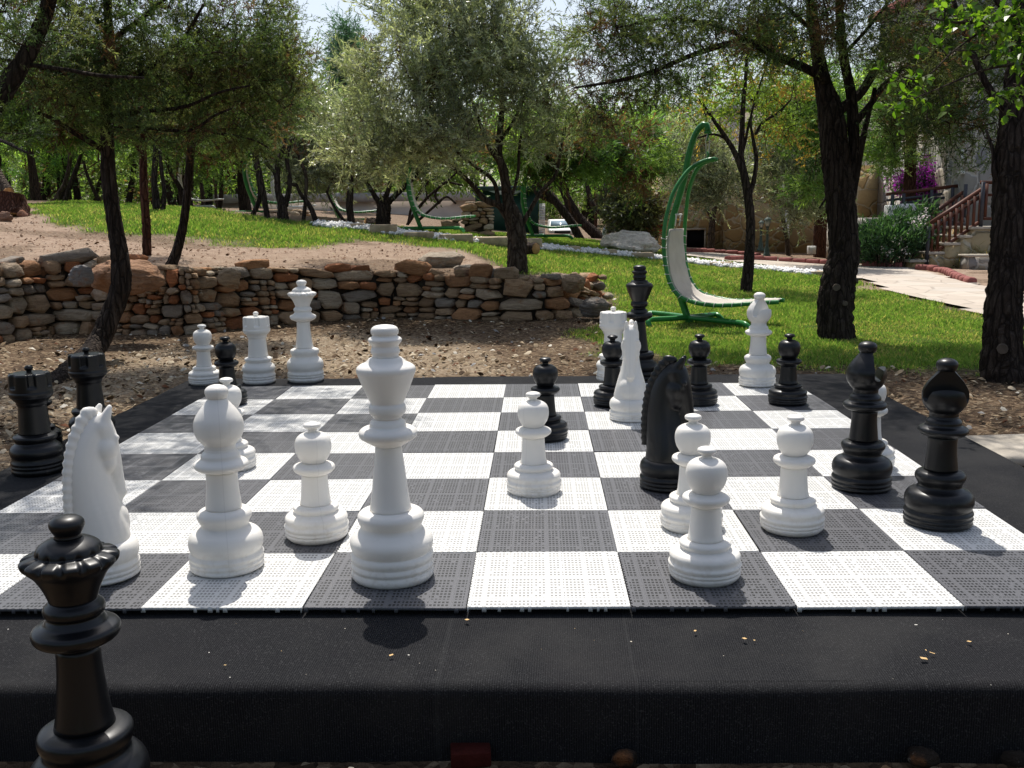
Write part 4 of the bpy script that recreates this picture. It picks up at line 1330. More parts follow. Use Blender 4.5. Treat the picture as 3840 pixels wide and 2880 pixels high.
def tree(name, label, limbs, blobs, kind, nclus, d0=None, bark='bark', group=None, seed=1, cat='tree', ground=True, sides=18, flare=1.25, world_blobs=(), twigs_from=1, knots=(), **kw):
    rg = np.random.default_rng(seed)
    first = limbs[0][0]
    if ground and d0 is None:
        p, d0 = ground_hit(first[0], first[1])
    trunk = MB(); lp = []
    for i, lb in enumerate(limbs):
        P, R = limb3(lb, d0 if len(lb[0]) < 4 else lb[0][3])
        if i == 0 and ground:
            z = tz(P[0][0], P[0][1])
            P = np.vstack([[P[0][0], P[0][1], z - .08], P]); R = np.concatenate([[R[0] * flare], R])
            P[1:] += np.linspace(1, 0, len(P) - 1)[:, None] * 0
            base = np.array([P[0][0], P[0][1], z])
        big = R.max() > .03
        # extra rings on thick stems so that the fluting reads
        m = len(P) * (5 if big else 2)
        S = smooth_path(np.c_[P, R], m)
        V, F = tube(S[:, :3], np.maximum(S[:, 3], .002), sides if big else 8, flute=.085 if big else .04, lobes=5 + i % 3, twist=1.6, rough=.035 if big else .05, seed=seed * 31 + i)
        trunk.add(V, F, (1, 1, 1))
        lp.append(P if i >= twigs_from else P[int(len(P) * .6):])
    if not ground: base = trunk.V[0][0]
    lp = np.concatenate(lp)
    root = empty(name, base, label, cat, group)
    tr = trunk.build('trunk', MAT[bark], root)
    B = []
    for b in blobs:
        x, y, d, rx, ry, rd = b[:6]; m = mpp(d)
        B.append((at(x, y, d), (rx * m, rd, ry * m)) + ((b[6],) if len(b) > 6 else ()))
    B += list(world_blobs)
    if nclus:
        tw, V, F, T = grow(B, nclus, lp, kind, rg, **kw)
        tw.build('twigs', MAT[bark], root)
        build('crown', V, F, MAT[SPRAY[kind]['mat']], root, smooth=False, tint=T)
    P0, R0 = limb3(limbs[0], d0 if len(limbs[0][0]) < 4 else limbs[0][0][3])
    py = np.array([proj(p)[1] for p in P0])
    for (y, u, r) in knots:      # sawn branch ends sitting on the stem
        o_ = np.argsort(py); c0 = np.array([np.interp(y, py[o_], P0[o_, k]) for k in range(3)]); rr = np.interp(y, py[o_], R0[o_])
        fh = unit(np.array([FW[0], FW[1], 0])); rh = unit(np.array([RT[0], RT[1], 0]))
        n = unit(rh * u - fh * math.sqrt(max(0, 1 - u * u))); c = c0 + n * rr * 1.0
        Vk, Fk = tube(np.array([c - n * .06, c + n * .006, c + n * .020]), [r * 1.25, r * 1.1, r], 14, rough=.04, seed=int(y))
        o = build('sawn_knot', Vk, Fk, MAT['ashwood'], root, smooth=True, tint=np.ones((len(Vk), 3)))
        set_sharp(o.data, radians(40))
    TREES[name + label[:12]] = root
    return root


# --- leaning juniper at left, its trunk creeping out of the litter
tree('juniper_tree', 'dark juniper with a leaning fluted trunk in front of the stone wall at left',
     [[(60, 905, 62, 5.9), (110, 845, 56, 6.2), (165, 795, 50, 6.7), (205, 752, 45, 7.2), (236, 690, 42, 7.3), (259, 630, 42, 7.3), (262, 580, 41, 7.3), (255, 520, 34, 7.3), (244, 459, 32, 7.3), (236, 392, 31, 7.3), (233, 340, 29, 7.25), (232, 290, 27, 7.2), (230, 200, 24, 7.1), (236, 100, 20, 7), (232, -20, 16, 6.9), (240, -160, 10, 6.8)],
      [(226, 325, 15, 7.25), (187, 302, 13, 7.1), (150, 280, 11, 7), (117, 258, 9, 6.9), (60, 235, 7, 6.7)],
      [(236, 250, 11, 7.2), (310, 241, 9, 7), (400, 230, 8, 6.8), (473, 200, 6, 6.6), (540, 185, 4, 6.5)],
      [(236, 280, 10, 7.2), (290, 274, 8, 7.1), (360, 281, 8, 7.0), (417, 280, 7, 6.9), (463, 250, 6, 6.8), (500, 235, 4, 6.8)],
      [(232, 210, 12, 7.1), (300, 165, 10, 6.9), (390, 90, 8, 6.7), (440, 10, 6, 6.5)],
      [(232, 190, 11, 7.1), (140, 160, 9, 6.8), (60, 140, 8, 6.5), (-40, 120, 6, 6.3)],
      [(236, 90, 11, 7), (330, 20, 9, 6.8), (420, -60, 7, 6.6)], [(232, 60, 11, 7), (120, 0, 9, 6.8), (20, -70, 6, 6.6)]],
     [(240, 110, 7.0, 260, 110, .75), (480, 120, 6.9, 180, 120, .6), (90, 180, 6.8, 150, 90, .6), (360, 215, 6.9, 170, 75, .5), (560, 190, 7.2, 110, 110, .5), (220, -60, 6.9, 330, 90, .8), (590, 70, 7.2, 60, 110, .4), (330, 285, 7.0, 130, 30, .35)],
     'juniper', 560, seed=3, dead=.14, bare=.12, sides=24, shade=1.0, twig_r=.0042)
tree('juniper_tree', 'slim reddish trunk standing upright on the bed behind the boulder',
     [[(318, 552, 19), (316, 480, 18), (311, 409, 17), (309, 342, 16), (306, 280, 13), (300, 180, 10)], [(308, 350, 9), (298, 320, 7), (286, 300, 5)]],
     [(330, 250, 9.6, 90, 70, .6), (290, 150, 9.6, 120, 90, .7)], 'juniper', 90, bark='bark_red', seed=5, dead=.3, bare=.15, shade=.8, twig_r=.005)
tree('juniper_tree', 'slim dark trunk curving to the right behind the boulder on the wall',
     [[(366, 580, 23, 9.05), (380, 550, 21, 9.05), (397, 480, 18, 9.05), (407, 390, 17, 9.0), (413, 310, 16, 8.9), (425, 220, 12, 8.8), (430, 120, 9, 8.7)], [(412, 320, 8, 8.9), (460, 290, 6, 8.5), (540, 300, 4, 8.4), (580, 320, 3, 8.4)]],
     [(470, 250, 8.6, 120, 70, .6), (560, 180, 8.7, 120, 110, .7), (520, 300, 8.8, 110, 40, .5)], 'juniper', 170, d0=9.05, seed=6, dead=.18, bare=.12, twig_r=.0045)
# --- leaning tree out of the left border; its crown shades the left side of the board
tree('juniper_tree', 'thick dark trunk leaning in from the top left corner of the picture',
     [[(-320, 880, 90, 5.2), (-240, 600, 70, 5.3), (-120, 360, 58, 5.5), (0, 205, 44, 5.6), (53, 128, 36, 5.6), (93, 43, 32, 5.6), (112, -20, 28, 5.5), (150, -150, 22, 5.2), (160, -320, 14, 5.0)],
      [(60, 140, 10, 5.6), (140, 150, 9, 5.5), (215, 163, 8, 5.4), (310, 168, 5, 5.3)], [(-100, 330, 16, 5.5), (-20, 300, 10, 5.0), (60, 330, 5, 4.6)], [(110, -20, 14, 5.5), (220, -120, 10, 5), (330, -260, 7, 4.6)]],
     [(60, 60, 5.6, 130, 110, .5), (0, 260, 5.5, 80, 60, .4)], 'juniper', 520, d0=5.2, seed=8, dead=.12, bare=.15, shade=1.15, twig_r=.0042,
     world_blobs=[((-2.4, 2.6, 2.9), (1.1, 1.2, .5), .9), ((-3.0, 1.2, 2.7), (1.0, .9, .5), .7), ((-2.0, 4.0, 3.3), (1.2, .9, .5), .6)])

# --- forked olive
tree('olive_tree', 'broad silvery olive tree with a forked trunk at the right tip of the terrace bed',
     [[(1117, 590, 46), (1118, 540, 42), (1116, 500, 40), (1106, 462, 37), (1098, 432, 24), (1087, 367, 19), (1077, 333, 17), (1080, 283, 14), (1084, 220, 11), (1075, 120, 9), (1060, 20, 6)],
      [(1110, 480, 22), (1092, 462, 17), (1077, 443, 15), (1047, 430, 13), (1014, 393, 10), (967, 353, 9), (930, 338, 7), (860, 300, 5)],
      [(1078, 446, 12), (1067, 393, 9), (1027, 360, 8), (987, 328, 7), (940, 290, 5), (900, 230, 4)],
      [(1080, 350, 10), (1058, 322, 9), (1044, 285, 8), (1020, 220, 6), (990, 130, 5)],
      [(1122, 496, 12), (1140, 463, 10), (1167, 417, 9), (1200, 377, 8), (1214, 307, 6), (1230, 230, 5)],
      [(1083, 300, 9), (1110, 260, 7), (1140, 190, 6), (1160, 110, 4)], [(1100, 440, 9), (1118, 380, 7), (1122, 320, 6), (1130, 260, 4)]],
     [(910, 190, 9.9, 150, 150, .9), (1030, 110, 9.9, 150, 130, .9), (820, 300, 9.8, 110, 80, .7), (960, 300, 9.6, 110, 70, .6), (1130, 170, 10, 110, 120, .7), (1180, 290, 10, 70, 60, .5), (800, 190, 10.2, 55, 80, .6), (930, 30, 10, 150, 60, .8), (715, 290, 10.4, 50, 60, .5), (1050, -60, 10, 200, 80, .8)],
     'olive', 560, bark='bark_olive', seed=11, shade=1.15, dead=.035, bare=.03, twig_r=.0035, sides=24)

# --- small sparse tree right of the hammock chair
tree('young_oak', 'slender dark trunked tree with sparse yellowing leaves on the lawn right of the hammock chair',
     [[(1611, 633, 25), (1616, 580, 23), (1619, 540, 21), (1621, 480, 19), (1616, 430, 19), (1608, 380, 17), (1601, 339, 13), (1603, 280, 11), (1606, 220, 9), (1612, 150, 7), (1616, 60, 5)],
      [(1606, 375, 14), (1585, 325, 11), (1558, 283, 9), (1535, 250, 7), (1512, 215, 5)],
      [(1619, 420, 12), (1628, 392, 10), (1634, 345, 9), (1628, 306, 7), (1622, 255, 5), (1640, 190, 4)],
      [(1632, 290, 7), (1650, 262, 6), (1678, 246, 5), (1708, 216, 4)], [(1570, 300, 6), (1540, 290, 5), (1500, 300, 3)], [(1604, 330, 7), (1630, 220, 5), (1660, 130, 4)]],
     [(1600, 190, 12.5, 120, 100, .9), (1680, 280, 12.5, 70, 70, .7), (1530, 250, 12.5, 80, 60, .7), (1720, 180, 12.6, 70, 80, .6), (1650, 90, 12.6, 120, 70, .8)],
     'sparse', 200, seed=13, dead=.05, bare=.12, twig_r=.005)

# --- big juniper at right
tree('juniper_tree', 'massive dark juniper with sawn knots on the lawn at right',
     [[(1806, 733, 78), (1803, 690, 74), (1806, 640, 72), (1812, 600, 70), (1822, 550, 62), (1820, 480, 60), (1812, 400, 60), (1802, 300, 58), (1792, 230, 50), (1778, 180, 36), (1766, 110, 27), (1752, 0, 22), (1745, -140, 15)],
      [(1838, 430, 22), (1846, 340, 24), (1842, 260, 24), (1838, 200, 22), (1822, 120, 19), (1812, 0, 16), (1805, -130, 10)],
      [(1838, 440, 14), (1852, 370, 14), (1864, 301, 13), (1876, 250, 11), (1890, 190, 8)],
      [(1800, 250, 24), (1830, 225, 21), (1860, 200, 19), (1906, 130, 17), (1983, 45, 14), (2050, -60, 9)],
      [(1848, 265, 16), (1880, 225, 14), (1915, 180, 12), (1990, 120, 9), (2080, 100, 5)],
      [(1785, 175, 20, 7.8), (1745, 150, 18, 7.7), (1678, 122, 16, 7.5), (1606, 90, 14, 7.3), (1505, 116, 11, 7.0), (1405, 156, 9, 6.8), (1325, 176, 7, 6.7), (1240, 190, 4, 6.6)],
      [(1640, 105, 10, 7.4), (1560, 60, 8, 7.1), (1450, 40, 6, 6.8), (1330, 60, 4, 6.6)],
      [(1760, 70, 10, 7.8), (1690, 10, 8, 7.5), (1600, -50, 6, 7.2)], [(1822, 120, 9, 7.8), (1900, 30, 7, 7.5), (1960, -60, 5, 7.2)],
      [(1812, 405, 8), (1790, 420, 6), (1770, 450, 4)]],
     [(1330, 70, 6.8, 140, 90, .6), (1480, 70, 7.0, 160, 90, .7), (1650, 60, 7.4, 150, 90, .8), (1850, 50, 7.6, 170, 90, .8), (2030, 110, 7.4, 140, 110, .7), (1300, 250, 6.9, 90, 60, .5), (2010, 240, 7.6, 130, 60, .5), (1420, 170, 6.9, 140, 45, .4),
      (1700, -100, 7.4, 420, 90, 1.2), (1950, 290, 7.8, 70, 40, .3)],
     'juniper', 1350, seed=17, dead=.17, bare=.24, world_blobs=[((3.2, 6.4, 4.0), (1.7, 1.3, .7), .9), ((1.2, 6.6, 3.9), (1.2, 1.2, .6), .7), ((5.2, 6.8, 4.0), (1.4, 1.3, .6), .6)], sides=30, shade=1.0, twig_r=.0040, droop=.25,
     knots=[(618, -.35, .026), (606, .93, .020), (652, .2, .020)])
tree('juniper_tree', 'thick fluted juniper trunk at the right picture edge before the path',
     [[(2166, 822, 96), (2163, 780, 84), (2166, 726, 78), (2168, 656, 73), (2176, 590, 72), (2180, 506, 68), (2182, 440, 68), (2182, 373, 66), (2188, 300, 62), (2194, 220, 54), (2205, 100, 46), (2215, -60, 36), (2200, -240, 22)],
      [(2160, 395, 20), (2148, 372, 14), (2147, 350, 10), (2144, 322, 8), (2130, 280, 5)], [(2190, 260, 22), (2130, 180, 14), (2080, 60, 10), (2040, -60, 7)], [(2205, 120, 18), (2260, 0, 14), (2340, -120, 8)], [(2200, 60, 14), (2120, -40, 10), (2040, -140, 6)]],
     [(2080, 240, 6.4, 110, 80, .5), (2140, 90, 6.2, 140, 110, .6), (2000, 150, 6.6, 100, 90, .5), (2140, 330, 6.3, 40, 30, .2)], 'juniper', 330, seed=19, dead=.10, bare=.15, sides=30, shade=.85, twig_r=.0042,
     world_blobs=[((2.9, 4.3, 3.4), (1.3, 1.0, .5), .5), ((1.5, 4.4, 3.6), (.8, .8, .4), .25)],
     knots=[(748, -.42, .028)])

# --- holm oak branch hanging into the top right corner
def make_oak():
    rg = np.random.default_rng(23)
    trunk = MB(); lp = []
    limbs = [[(2560, 1100, 120, 4.6), (2520, 700, 95, 4.6), (2480, 300, 80, 4.6), (2440, 0, 60, 4.6), (2400, -200, 40, 4.5)],
             [(2470, 200, 22, 4.6), (2360, 60, 14, 4.5), (2230, 30, 9, 4.4), (2100, 50, 6, 4.3), (2010, 40, 3, 4.25)],
             [(2360, 80, 12, 4.5), (2240, 130, 8, 4.4), (2130, 150, 5, 4.35), (2030, 190, 3.5, 4.3), (1930, 232, 2, 4.25)],
             [(2130, 60, 6, 4.35), (2060, 110, 4, 4.3), (1990, 170, 3, 4.25), (1905, 150, 2, 4.2)], [(2380, 60, 10, 4.5), (2260, -40, 7, 4.4), (2120, -60, 4, 4.3)],
             [(2230, 130, 5, 4.4), (2190, 200, 3, 4.4), (2170, 245, 2, 4.4)]]
    for i, lb in enumerate(limbs):
        P, R = limb3(lb, 4.6)
        if i == 0:
            z = tz(P[0][0], P[0][1]); P = np.vstack([[P[0][0], P[0][1], z - .05], P]); R = np.concatenate([[R[0] * 1.1], R]); base = np.array([P[0][0], P[0][1], z])
        V, F = tube(P, R, 10, rough=.05, seed=i); trunk.add(V, F)
        if i: lp.append(P[len(P) // 3:])
    lp = np.concatenate(lp)
    root = empty('holm_oak', base, 'bright green lobed oak twigs hanging into the top right corner', 'tree')
    trunk.build('trunk', MAT['bark_olive'], root)
    # leaves along shoots; spiny outline
    cl = [at(*q) for q in [(1920, 180, 4.25), (1935, 235, 4.25), (1960, 205, 4.25), (1985, 165, 4.25), (1900, 150, 4.2), (2000, 230, 4.3), (2050, 250, 4.3)]]
    for b, n in (((2130, 60, 4.35, 95, 60), 50), ((2190, 140, 4.4, 60, 70), 26), ((2060, 20, 4.3, 60, 40), 20), ((2230, 10, 4.4, 90, 80), 36), ((1975, 215, 4.28, 65, 45), 12), ((2170, 210, 4.4, 35, 30), 10)):
        for k in range(n): cl.append(at(b[0] + rg.normal() * b[3] * .55, b[1] + rg.normal() * b[4] * .55, b[2] + rg.normal() * .12))
    tw = MB(); LP = []; LD = []
    for c in cl:
        k = np.argmin(np.linalg.norm(lp - c, axis=1)); a = lp[k]
        tw.tube(np.array([a, (a + c) / 2 + rg.normal(size=3) * .01, c]), [.0022, .0016, .001], 4, cap=False)
        dr = unit(c - a)
        for q in range(5):
            t = rg.uniform(.45, 1.05); LP.append(a + (c - a) * t); LD.append(unit(dr * .4 + rg.normal(size=3) * .8 + np.array([0, 0, -.1])))
    LP = np.array(LP); LD = np.array(LD); n = len(LP)
    r = unit(np.cross(LD, unit(rg.normal(size=(n, 3)) * .6 + np.array([0, 0, 1])))); up = np.cross(r, LD)
    L = rg.uniform(.028, .052, n)[:, None]; W = L * rg.uniform(.55, .75, (n, 1))
    prof_ = [(0, 0), (.12, .16), (.22, .34), (.30, .30), (.45, .50), (.52, .40), (.68, .44), (.76, .27), (.88, .22), (1, 0), (.88, -.22), (.76, -.27), (.68, -.44), (.52, -.40), (.45, -.50), (.30, -.30), (.22, -.34), (.12, -.16)]
    V = np.stack([LP + LD * L * u + r * W * v + up * L * (.35 * abs(v) - .25 * (u - .5) ** 2) for u, v in prof_], 1).reshape(-1, 3)
    m = len(prof_); F = (np.arange(n) * m)[:, None] + np.arange(m)
    pal = np.array([(.08, .16, .018), (.13, .22, .03), (.045, .095, .02), (.16, .24, .045)]); T = pal[rg.integers(4, size=n)] * rg.uniform(.75, 1.2, (n, 1))
    tw.build('twigs', MAT['bark_olive'], root)
    build('crown', V, F, MAT['oak'], root, smooth=False, tint=np.repeat(T, m, 0))


make_oak()

# --- trees standing behind the terrace and the lawn, each traced on its own
G1 = 'trees on the far lawn'
def far_tree(label, limbs, blobs, kind='bg', n=60, name='pine_tree', **kw):
    kw.setdefault('twig_r', .010); kw.setdefault('scale', 1.0 if kind in ('bg', 'bgpine') else 1.3); kw.setdefault('bare', .05); kw.setdefault('dead', .05)
    return tree(name, label, limbs, blobs, kind, n, group=G1, sides=12, **kw)


far_tree('dark trunk standing at the far left picture edge above the sawn stump', [[(20, 412, 11), (12, 352, 10), (2, 305, 9), (-8, 240, 7)]], [(0, 230, 17, 90, 60, 1)], 'bgpine', 50, seed=31)
far_tree('three stemmed juniper clump rising from a heap of roots on the left lawn',
         [[(94, 432, 13), (90, 415, 12), (67, 372, 12), (40, 314, 11), (25, 260, 8)], [(103, 425, 12), (98, 359, 11), (80, 292, 9), (70, 230, 7)], [(104, 425, 12), (102, 359, 10), (104, 300, 9), (108, 240, 8)]],
         [(60, 250, 17, 110, 50, 1.2), (130, 200, 17, 90, 60, 1)], 'bgpine', 90, seed=32, dead=.2)
far_tree('pale bent stem beside the three stemmed clump', [[(120, 436, 10), (128, 418, 10), (140, 396, 9), (149, 362, 9), (153, 310, 8), (156, 250, 6)]], [(160, 250, 17.5, 60, 60, .9)], 'bgpine', 40, seed=33, bark='bark_olive', dead=.2)
far_tree('leaning stem right of the pale bent stem', [[(140, 438, 11), (150, 405, 10), (163, 372, 10), (178, 325, 9), (188, 250, 6)]], [(190, 240, 18, 60, 60, .9)], 'bgpine', 40, seed=34, dead=.15)
far_tree('straight grey trunk far behind the three stemmed clump', [[(66, 428, 10), (69, 375, 9), (72, 322, 8), (76, 250, 6)]], [(70, 240, 22, 80, 60, 1.3)], 'bgpine', 50, seed=35)
far_tree('thin straight pole like trunk between clump and leaning stems', [[(128, 432, 7), (126, 380, 7), (124, 330, 6), (122, 250, 5)]], [(120, 250, 23, 60, 60, 1.3)], 'bg', 45, seed=36)
far_tree('dark twin trunk just left of the big leaning juniper', [[(167, 434, 9), (163, 389, 9), (158, 330, 7), (150, 250, 5)], [(152, 430, 8), (143, 375, 8), (132, 340, 6)]], [(160, 240, 21, 70, 60, 1.3)], 'bgpine', 45, seed=37)
far_tree('dark leaning trunk seen between the juniper and the slim red trunk', [[(279, 437, 13), (284, 400, 12), (291, 350, 11), (300, 280, 8)]], [(290, 270, 20, 80, 70, 1.2)], 'bg', 55, seed=38)
far_tree('thick dark trunk with a cut scar right of the slim red trunk', [[(339, 457, 18), (336, 420, 16), (333, 392, 13), (335, 342, 12), (340, 270, 9)], [(352, 458, 11), (355, 417, 9), (348, 360, 8), (344, 300, 6)]], [(345, 260, 17, 90, 70, 1.2)], 'bgpine', 70, seed=39, dead=.12)
far_tree('thin trunk between the slim trunks at the far edge of the lawn', [[(373, 440, 8), (371, 400, 7), (366, 340, 6), (362, 270, 5)]], [(370, 270, 24, 80, 70, 1.4)], 'bg', 50, seed=40)
far_tree('pair of thin dark trunks right of the curving trunk', [[(440, 452, 9), (436, 410, 9), (428, 360, 7), (420, 290, 5)], [(470, 456, 7), (466, 410, 6), (470, 350, 5)]], [(450, 280, 23, 90, 70, 1.4)], 'bg', 60, seed=41)
far_tree('dark crooked trunk beside the tall green hammock arc', [[(546, 466, 11), (562, 420, 10), (552, 352, 9), (545, 300, 7)]], [(540, 260, 18, 70, 70, 1.1)], 'bgpine', 55, seed=42)
far_tree('leaning trunk crossing in front of the tall green hammock arc', [[(579, 476, 13), (574, 445, 12), (568, 410, 12), (556, 352, 11), (547, 310, 9), (540, 250, 6)]], [(560, 250, 17, 80, 70, 1.0)], 'bgpine', 60, seed=43)
far_tree('thick black Y shaped trunk before the low stone stack', [[(612, 478, 25), (610, 455, 23), (609, 440, 20), (600, 410, 14), (600, 352, 12), (612, 320, 10), (620, 260, 7)], [(616, 445, 13), (626, 395, 10), (620, 337, 9), (640, 280, 6)], [(600, 400, 8), (592, 372, 8), (574, 349, 8), (570, 315, 6), (560, 270, 4)]],
         [(610, 250, 15, 100, 60, 1.0), (690, 340, 15, 70, 40, .8)], 'olive', 90, seed=44, scale=1.5, name='olive_tree')
far_tree('thin grey olive stem in front of the pale low building', [[(655, 480, 9), (660, 430, 8), (661, 381, 8), (648, 345, 7), (636, 310, 5)]], [(660, 350, 14.5, 60, 45, .7), (650, 270, 14.5, 60, 50, .7)], 'olive', 75, seed=45, scale=1.4, name='olive_tree', bark='bark_olive')
far_tree('short leaning dark stem left of the curved hammock bed', [[(685, 484, 12), (670, 447, 11), (650, 420, 8), (641, 400, 6)]], [(680, 380, 16, 60, 30, .7)], 'olive', 45, seed=46, scale=1.5, name='olive_tree')
far_tree('stout olive trunk with drooping crown behind the curved hammock bed', [[(760, 488, 17), (755, 445, 15), (757, 415, 13), (760, 380, 8)], [(745, 480, 7), (722, 447, 6), (706, 415, 5)]], [(760, 370, 16, 70, 40, .8), (740, 300, 16, 80, 60, .9)], 'olive', 90, seed=47, scale=1.5, name='olive_tree')
far_tree('thick pollarded black trunk with splayed arms beside the white pebble path', [[(826, 492, 34), (828, 465, 32), (830, 440, 29), (832, 425, 20)], [(820, 440, 12), (806, 418, 10), (792, 392, 8), (780, 360, 5)], [(838, 438, 13), (846, 430, 12), (893, 384, 9), (918, 350, 6)], [(832, 430, 12), (842, 400, 9), (850, 360, 6)]],
         [(830, 350, 14.5, 90, 40, .8), (900, 340, 14.5, 60, 40, .8)], 'olive', 80, seed=48, scale=1.4, name='olive_tree')
far_tree('tangle of thin black leaning stems between the hammock chairs', [[(880, 486, 7), (900, 455, 7), (925, 425, 6), (955, 400, 5), (990, 370, 4)], [(882, 480, 6), (893, 440, 6), (930, 385, 4)], [(900, 480, 6), (945, 440, 6), (965, 425, 5), (985, 440, 4)], [(950, 440, 6), (940, 420, 5), (960, 395, 5), (1000, 400, 4)], [(925, 430, 5), (915, 400, 4), (900, 370, 3)]],
         [(950, 370, 18, 110, 40, 1.0)], 'bg', 60, seed=49, scale=.9, name='olive_tree')
far_tree('thick leaning dark trunk in front of the white van', [[(1254, 518, 20), (1245, 500, 18), (1232, 477, 18), (1199, 434, 17), (1159, 390, 15), (1138, 362, 13), (1110, 310, 8)], [(1215, 450, 9), (1196, 437, 9), (1178, 429, 8), (1160, 420, 7), (1150, 400, 5)]],
         [(1150, 310, 16, 110, 60, 1.0)], 'bgpine', 80, seed=50, dead=.15)
far_tree('thick leaning trunk with a burl right of the white van', [[(1296, 516, 26), (1280, 500, 23), (1254, 475, 20), (1227, 431, 18), (1205, 385, 15), (1192, 350, 12), (1180, 290, 8)], [(1243, 465, 14), (1238, 466, 13), (1234, 464, 7)], [(1200, 380, 7), (1260, 350, 5), (1320, 340, 3)]],
         [(1230, 330, 16.5, 110, 50, 1.0), (1330, 330, 16, 70, 45, .8)], 'bgpine', 90, seed=51, dead=.25)
far_tree('dark tree forking wide beside the pale boulder', [[(1319, 504, 18), (1317, 480, 16), (1311, 464, 14), (1289, 453, 12), (1273, 423, 10), (1264, 365, 8), (1260, 310, 5)], [(1311, 465, 11), (1311, 423, 9), (1308, 396, 8), (1325, 365, 6), (1340, 310, 4)], [(1312, 412, 6), (1341, 396, 6), (1363, 365, 5), (1380, 320, 3)]],
         [(1320, 320, 18, 110, 60, 1.1), (1400, 350, 18, 60, 60, .8)], 'bgpine', 90, seed=52, dead=.15)
far_tree('thin reddish straight stem behind the wide forking tree', [[(1287, 492, 7), (1287, 440, 7), (1286, 400, 6), (1280, 340, 5)]], [(1290, 320, 22, 80, 50, 1.2)], 'bg', 50, seed=53, bark='bark_red')
far_tree('dark bushy tree with purplish shade behind the pale boulder', [[(1366, 506, 10), (1365, 480, 9), (1363, 440, 7)], [(1385, 500, 6), (1375, 450, 5)]], [(1360, 450, 21, 55, 45, .9), (1395, 470, 21, 30, 40, .7)], 'bg', 90, seed=54, name='dark_shrub_tree', tints=[(.03, .035, .025), (.045, .05, .03), (.05, .04, .035)])
far_tree('small olive tree before the yellow stone wall and its dark hatch', [[(1536, 540, 17), (1538, 500, 15), (1540, 466, 13), (1548, 430, 8)], [(1538, 470, 8), (1520, 440, 6), (1508, 420, 4)]], [(1540, 400, 20, 85, 55, 1.0), (1500, 330, 20, 80, 60, 1.0)], 'olive', 150, seed=55, scale=1.8, name='olive_tree', bark='bark_olive')
far_tree('small olive tree with a thin bent stem right of the lamp posts', [[(1703, 552, 10), (1700, 520, 10), (1694, 485, 9), (1688, 455, 7), (1685, 420, 5)]], [(1690, 400, 20, 75, 60, 1.0), (1740, 450, 20, 40, 60, .7), (1690, 320, 20, 90, 60, 1.0)], 'olive', 150, seed=56, scale=1.8, name='olive_tree', bark='bark_olive')
far_tree('tall red barked trunk between wall and big juniper', [[(1772, 556, 30), (1772, 500, 27), (1776, 440, 25), (1776, 360, 23), (1774, 260, 18), (1770, 160, 12)]], [(1760, 250, 17, 100, 100, 1.2), (1770, 400, 17, 50, 40, .6)], 'bgpine', 90, seed=57, bark='bark_red')
far_tree('tall red barked trunk beside the purple bougainvillea', [[(1962, 560, 28, 19.5), (1964, 450, 26, 19.5), (1967, 360, 25, 19.5), (1969, 300, 23, 19.5), (1975, 180, 16, 19.5)]], [(1970, 220, 19.5, 140, 80, 1.3), (1910, 330, 19.5, 50, 60, 1.0)], 'bgpine', 100, d0=19.5, seed=58, bark='bark_red')
far_tree('blue green spire shaped conifer far behind the silvery olive', [[(752, 470, 9, 33), (750, 300, 8, 33), (748, 150, 5, 33), (748, 50, 2, 33)]], [(749, 90, 33, 24, 45, .9), (748, 150, 33, 36, 50, 1.2), (750, 230, 33, 45, 60, 1.3)], 'bgpine', 120, d0=33, seed=59, scale=1.6, name='spire_conifer', tints=[(.02, .05, .035), (.03, .065, .045)])


